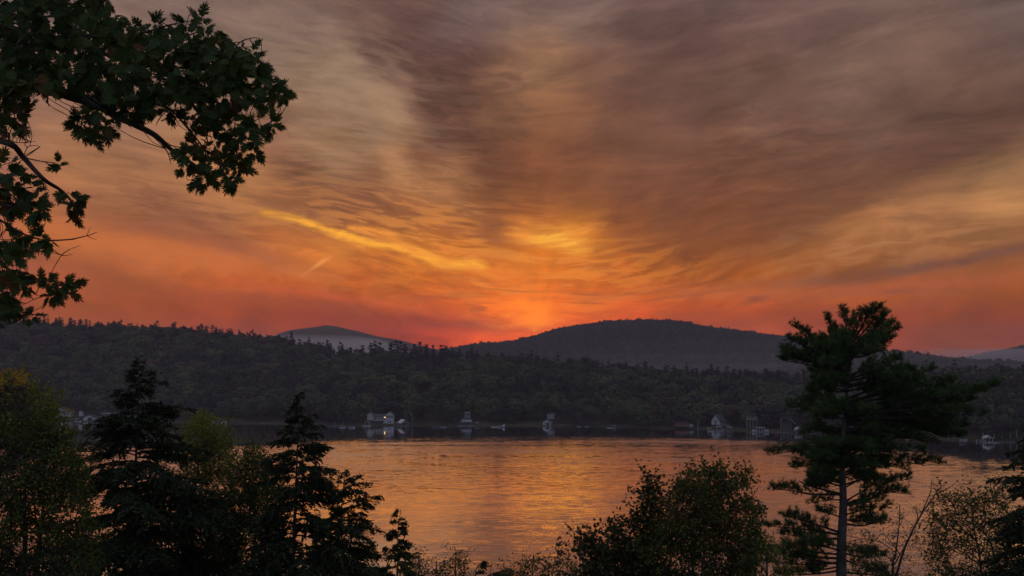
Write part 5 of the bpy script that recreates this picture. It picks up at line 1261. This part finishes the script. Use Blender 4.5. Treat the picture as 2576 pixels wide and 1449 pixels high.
# ------------------------------------------------------------------ the red oak that overhangs the view
def oak_leaf_mesh(seed, tint, m):
    """one lobed red-oak leaf: unit length along +x, slightly folded and curled"""
    r = np.random.RandomState(seed); V = []; F = []
    xs = [0.0, .14, .34, .56, .78, .90]
    mid = [len(V) + i for i in range(len(xs))]; V += [(x, 0, 0) for x in xs]
    sin_w = [.02, .07, .09, .07, .04]; tipx = [.22, .47, .74, .95]; tipw = [.27, .44, .40, .22]
    for sg in (1, -1):
        S = []
        for x, wv in zip(xs[:5], sin_w): S.append(len(V)); V.append((x + .02 * r.normal(), sg * wv, .03))
        for i in range(4):
            tx, tw = tipx[i] + .025 * r.normal(), tipw[i] * (1 + .1 * r.normal())
            a, b = S[i], S[i + 1]
            T = len(V); V.append((tx, sg * tw, .05 + .03 * r.normal()))
            n1 = len(V); V.append((tx - .10, sg * tw * .62, .05)); n2 = len(V); V.append((tx - .005, sg * tw * .55, .05)); sp = len(V); V.append((tx - .16, sg * tw * .92, .06))
            F += [(a, n1, b), (n1, n2, b), (n1, T, n2), (a, sp, n1)]
            F += [(mid[i], a, b), (mid[i], b, mid[i + 1])]
        F += [(mid[4], S[4], mid[5])]
        e = len(V); V.append((1.02, sg * .07, .02)); F += [(S[4], e, mid[5])]
    tp = len(V); V.append((1.12, 0, -.02)); F += [(mid[5] - 0, tp, tp - 1)]
    p0 = len(V); V += [(-.30, -.008, -.06), (-.30, .008, -.06), (.02, .010, 0), (.02, -.010, 0)]; F += [(p0, p0 + 1, p0 + 2), (p0, p0 + 2, p0 + 3)]
    V = np.array(V); V[:, 2] = V[:, 2] * 1.0 - .16 * V[:, 0] ** 2 + abs(V[:, 1]) * .18 * r.uniform(-1, 1)
    g = Geo(); g.add(V, np.array(F), tint); return g, V, np.array(F)
def red_oak():
    r = np.random.RandomState(91); D0 = 9.0
    root, o = tree_root('red_oak', -7.6, 8.4, label='red oak bough with lobed leaves overhanging the upper left', cat='tree')
    tg = Geo(); tg.tube(np.array([[-7.6, 8.4, o[2] - .3], [-7.55, 8.4, o[2] + 3], [-7.5, 8.5, o[2] + 7], [-7.3, 8.6, o[2] + 11], [-7.0, 8.7, o[2] + 14]]) - o, [.34, .28, .24, .17, .08], 14)
    obj('trunk', tg.mesh('trunk', M_TRUNK, True), root)
    def W(pts, d0=D0, dj=.25): return smooth_path(np.array([at(x, y, d0 + r.normal() * dj) for x, y in pts]), 5 * len(pts))
    lines = [
     ([(-900, 260), (-420, 180), (-60, 190), (94, 219), (188, 244), (250, 266), (297, 294), (344, 316), (391, 341), (437, 381), (500, 422), (560, 470)], .075, .006),
     ([(188, 240), (281, 250), (375, 259), (428, 275), (469, 319), (520, 380)], .022, .005),
     ([(-60, 186), (60, 120), (180, 90), (300, 100), (400, 110), (500, 80)], .034, .005),
     ([(180, 92), (300, 150), (430, 170), (560, 170), (660, 200), (720, 210)], .022, .004),
     ([(430, 172), (520, 240), (600, 290), (660, 330)], .014, .004),
     ([(-60, 180), (20, 60), (90, 20), (180, 10)], .024, .005),
     ([(300, 100), (360, 84), (430, 62), (490, 52)], .012, .004),
     ([(560, 170), (600, 110), (635, 95)], .009, .003),
     ([(-900, 300), (-300, 330), (-60, 345), (25, 362), (59, 396), (109, 450), (156, 481), (187, 518), (192, 560)], .045, .004),
     ([(-60, 345), (-30, 470), (0, 515), (31, 518), (56, 528), (90, 545)], .016, .004),
     ([(-30, 470), (-20, 540), (0, 553), (56, 587), (109, 603), (169, 603), (219, 593), (244, 584)], .014, .0028),
     ([(-20, 540), (-10, 640), (34, 690), (34, 721), (36, 760), (70, 800)], .012, .003),
     ([(34, 690), (90, 700), (140, 715), (175, 725)], .007, .003),
     ([(219, 593), (224, 580), (226, 574)], .003, .002), ([(219, 593), (232, 600), (243, 602)], .003, .002),
     ([(59, 396), (70, 370), (90, 366), (101, 369)], .005, .002), ([(70, 372), (62, 362), (72, 358), (90, 355)], .004, .002), ([(156, 640), (175, 628), (200, 618)], .004, .002), ([(109, 603), (150, 640), (182, 640)], .005, .002),
     ([(250, 266), (215, 290), (205, 320), (230, 350)], .010, .003), ([(391, 341), (420, 380), (430, 410)], .007, .003), ([(59, 396), (100, 405), (140, 410)], .007, .003),
    ]
    net = []
    for pts, r0, r1 in lines:
        P = W(pts); g = Geo(); g.tube(P - o, np.linspace(r0, r1, len(P)), 8); obj('branch', g.mesh('branch', M_TRUNK, True), root); net.append(P)
    net = np.concatenate(net)
    regions = [
     ([(-30, -20), (285, -20), (310, 60), (340, 74), (395, 58), (452, 34), (504, 48), (512, 88), (560, 96), (598, 78), (634, 98), (640, 150), (712, 172), (726, 200), (700, 262), (686, 340), (640, 395), (606, 440), (602, 496), (578, 492), (556, 452), (486, 456), (446, 412), (440, 384), (478, 350), (456, 300), (400, 298), (330, 286), (250, 246), (150, 222), (110, 244), (60, 262), (-30, 266)], 27, .95),
     ([(-30, -20), (285, -20), (310, 60), (440, 80), (600, 110), (690, 180), (660, 250), (520, 260), (330, 240), (100, 220), (-30, 240)], 33, .9),
     ([(184, 292), (230, 272), (316, 300), (322, 326), (272, 334), (244, 368), (208, 338)], 24, 1.0),
     ([(-20, 262), (76, 270), (84, 306), (44, 338), (-20, 336)], 24, 1.0),
     ([(-20, 410), (40, 404), (70, 430), (100, 470), (118, 486), (116, 526), (86, 552), (56, 536), (-20, 524)], 25, 1.0),
     ([(122, 408), (172, 410), (174, 428), (136, 434)], 22, 1.0), ([(150, 466), (172, 462), (176, 486), (160, 488)], 20, 1.0),
     ([(178, 498), (212, 488), (218, 508), (196, 542), (188, 566), (172, 556), (158, 516)], 22, 1.0),
     ([(-20, 566), (60, 584), (110, 596), (150, 606), (154, 634), (112, 634), (78, 622), (56, 650), (20, 650), (-20, 636)], 24, .95),
     ([(-20, 664), (58, 668), (98, 688), (160, 708), (176, 728), (146, 750), (112, 742), (62, 716), (50, 756), (86, 792), (92, 812), (64, 800), (30, 780), (-20, 816)], 24, .95)]
    variants = []
    for i in range(10):
        t = (.10, .20, .30, .40, .25, .15, .35, .55, .80, .95)[i]
        g, V, F = oak_leaf_mesh(700 + i, t, M_OAK); variants.append((V, F, t, g.mesh('leaf', M_OAK)))
    tw = Geo(); L = []
    for poly, gap, fill in regions:
        P = poly_points(poly, gap, r)
        for px, py in P:
            if r.rand() > fill: continue
            e = at(px, py, D0 + r.normal() * .55)
            s = net[np.argmin(np.linalg.norm((net - e) * np.array([1, .5, 1]), axis=1) + .15 * r.rand(len(net)))]
            mid = (s + e) / 2 + np.array([0, 0, -.03]) + r.normal(size=3) * .05
            tw.tube(smooth_path([s, mid, e], 6) - o, np.linspace(.0045, .0025, 6), 4)
            red = r.rand() < (.10 + .12 * (py > 280))
            out = unit(e - s + np.array([0, 0, -.02]) + r.normal(size=3) * .05)
            for q in range(r.randint(4, 8)):
                a = unit(out * .35 + rnd_dir(r, 1)[0] * np.array([1, .55, 1]) + np.array([0, 0, -.30]))
                nrm = unit(np.array([0, -1.0, .25]) + r.normal(size=3) * .55); b = unit(np.cross(nrm, a)); n2 = np.cross(a, b)
                s_ = .112 * (.62 + .65 * r.rand()); v = r.choice([7, 8, 9], p=[.4, .35, .25]) if red else (r.randint(0, 7))
                L.append((e + a * s_ * .28 + r.normal(size=3) * .012, a, b, n2, s_, v, px, py))
    obj('twigs', tw.mesh('twigs', M_TWIG), root, kind='stuff')
    # the 300 leaves that show best: in the frame, nearest the viewer
    ok = [i for i, q in enumerate(L) if 6 < q[6] and 6 < q[7]]
    ok.sort(key=lambda i: L[i][0][1] / L[i][4]); single = set(ok[:300]); fo = Geo()
    from mathutils import Matrix
    for i, (p, a, b, n, s_, v, px, py) in enumerate(L):
        V, F, t, me = variants[v]
        if i in single:
            lo = obj('leaf', me, root); q = p - o
            lo.matrix_local = Matrix(((a[0] * s_, b[0] * s_, n[0] * s_, q[0]), (a[1] * s_, b[1] * s_, n[1] * s_, q[1]), (a[2] * s_, b[2] * s_, n[2] * s_, q[2]), (0, 0, 0, 1)))
        else:
            fo.add(p - o + (V[:, :1] * a + V[:, 1:2] * b + V[:, 2:] * n) * s_, F, np.clip(t + .06 * r.normal(), 0, 1))
    obj('foliage', fo.mesh('foliage', M_OAK), root, kind='stuff')
red_oak()
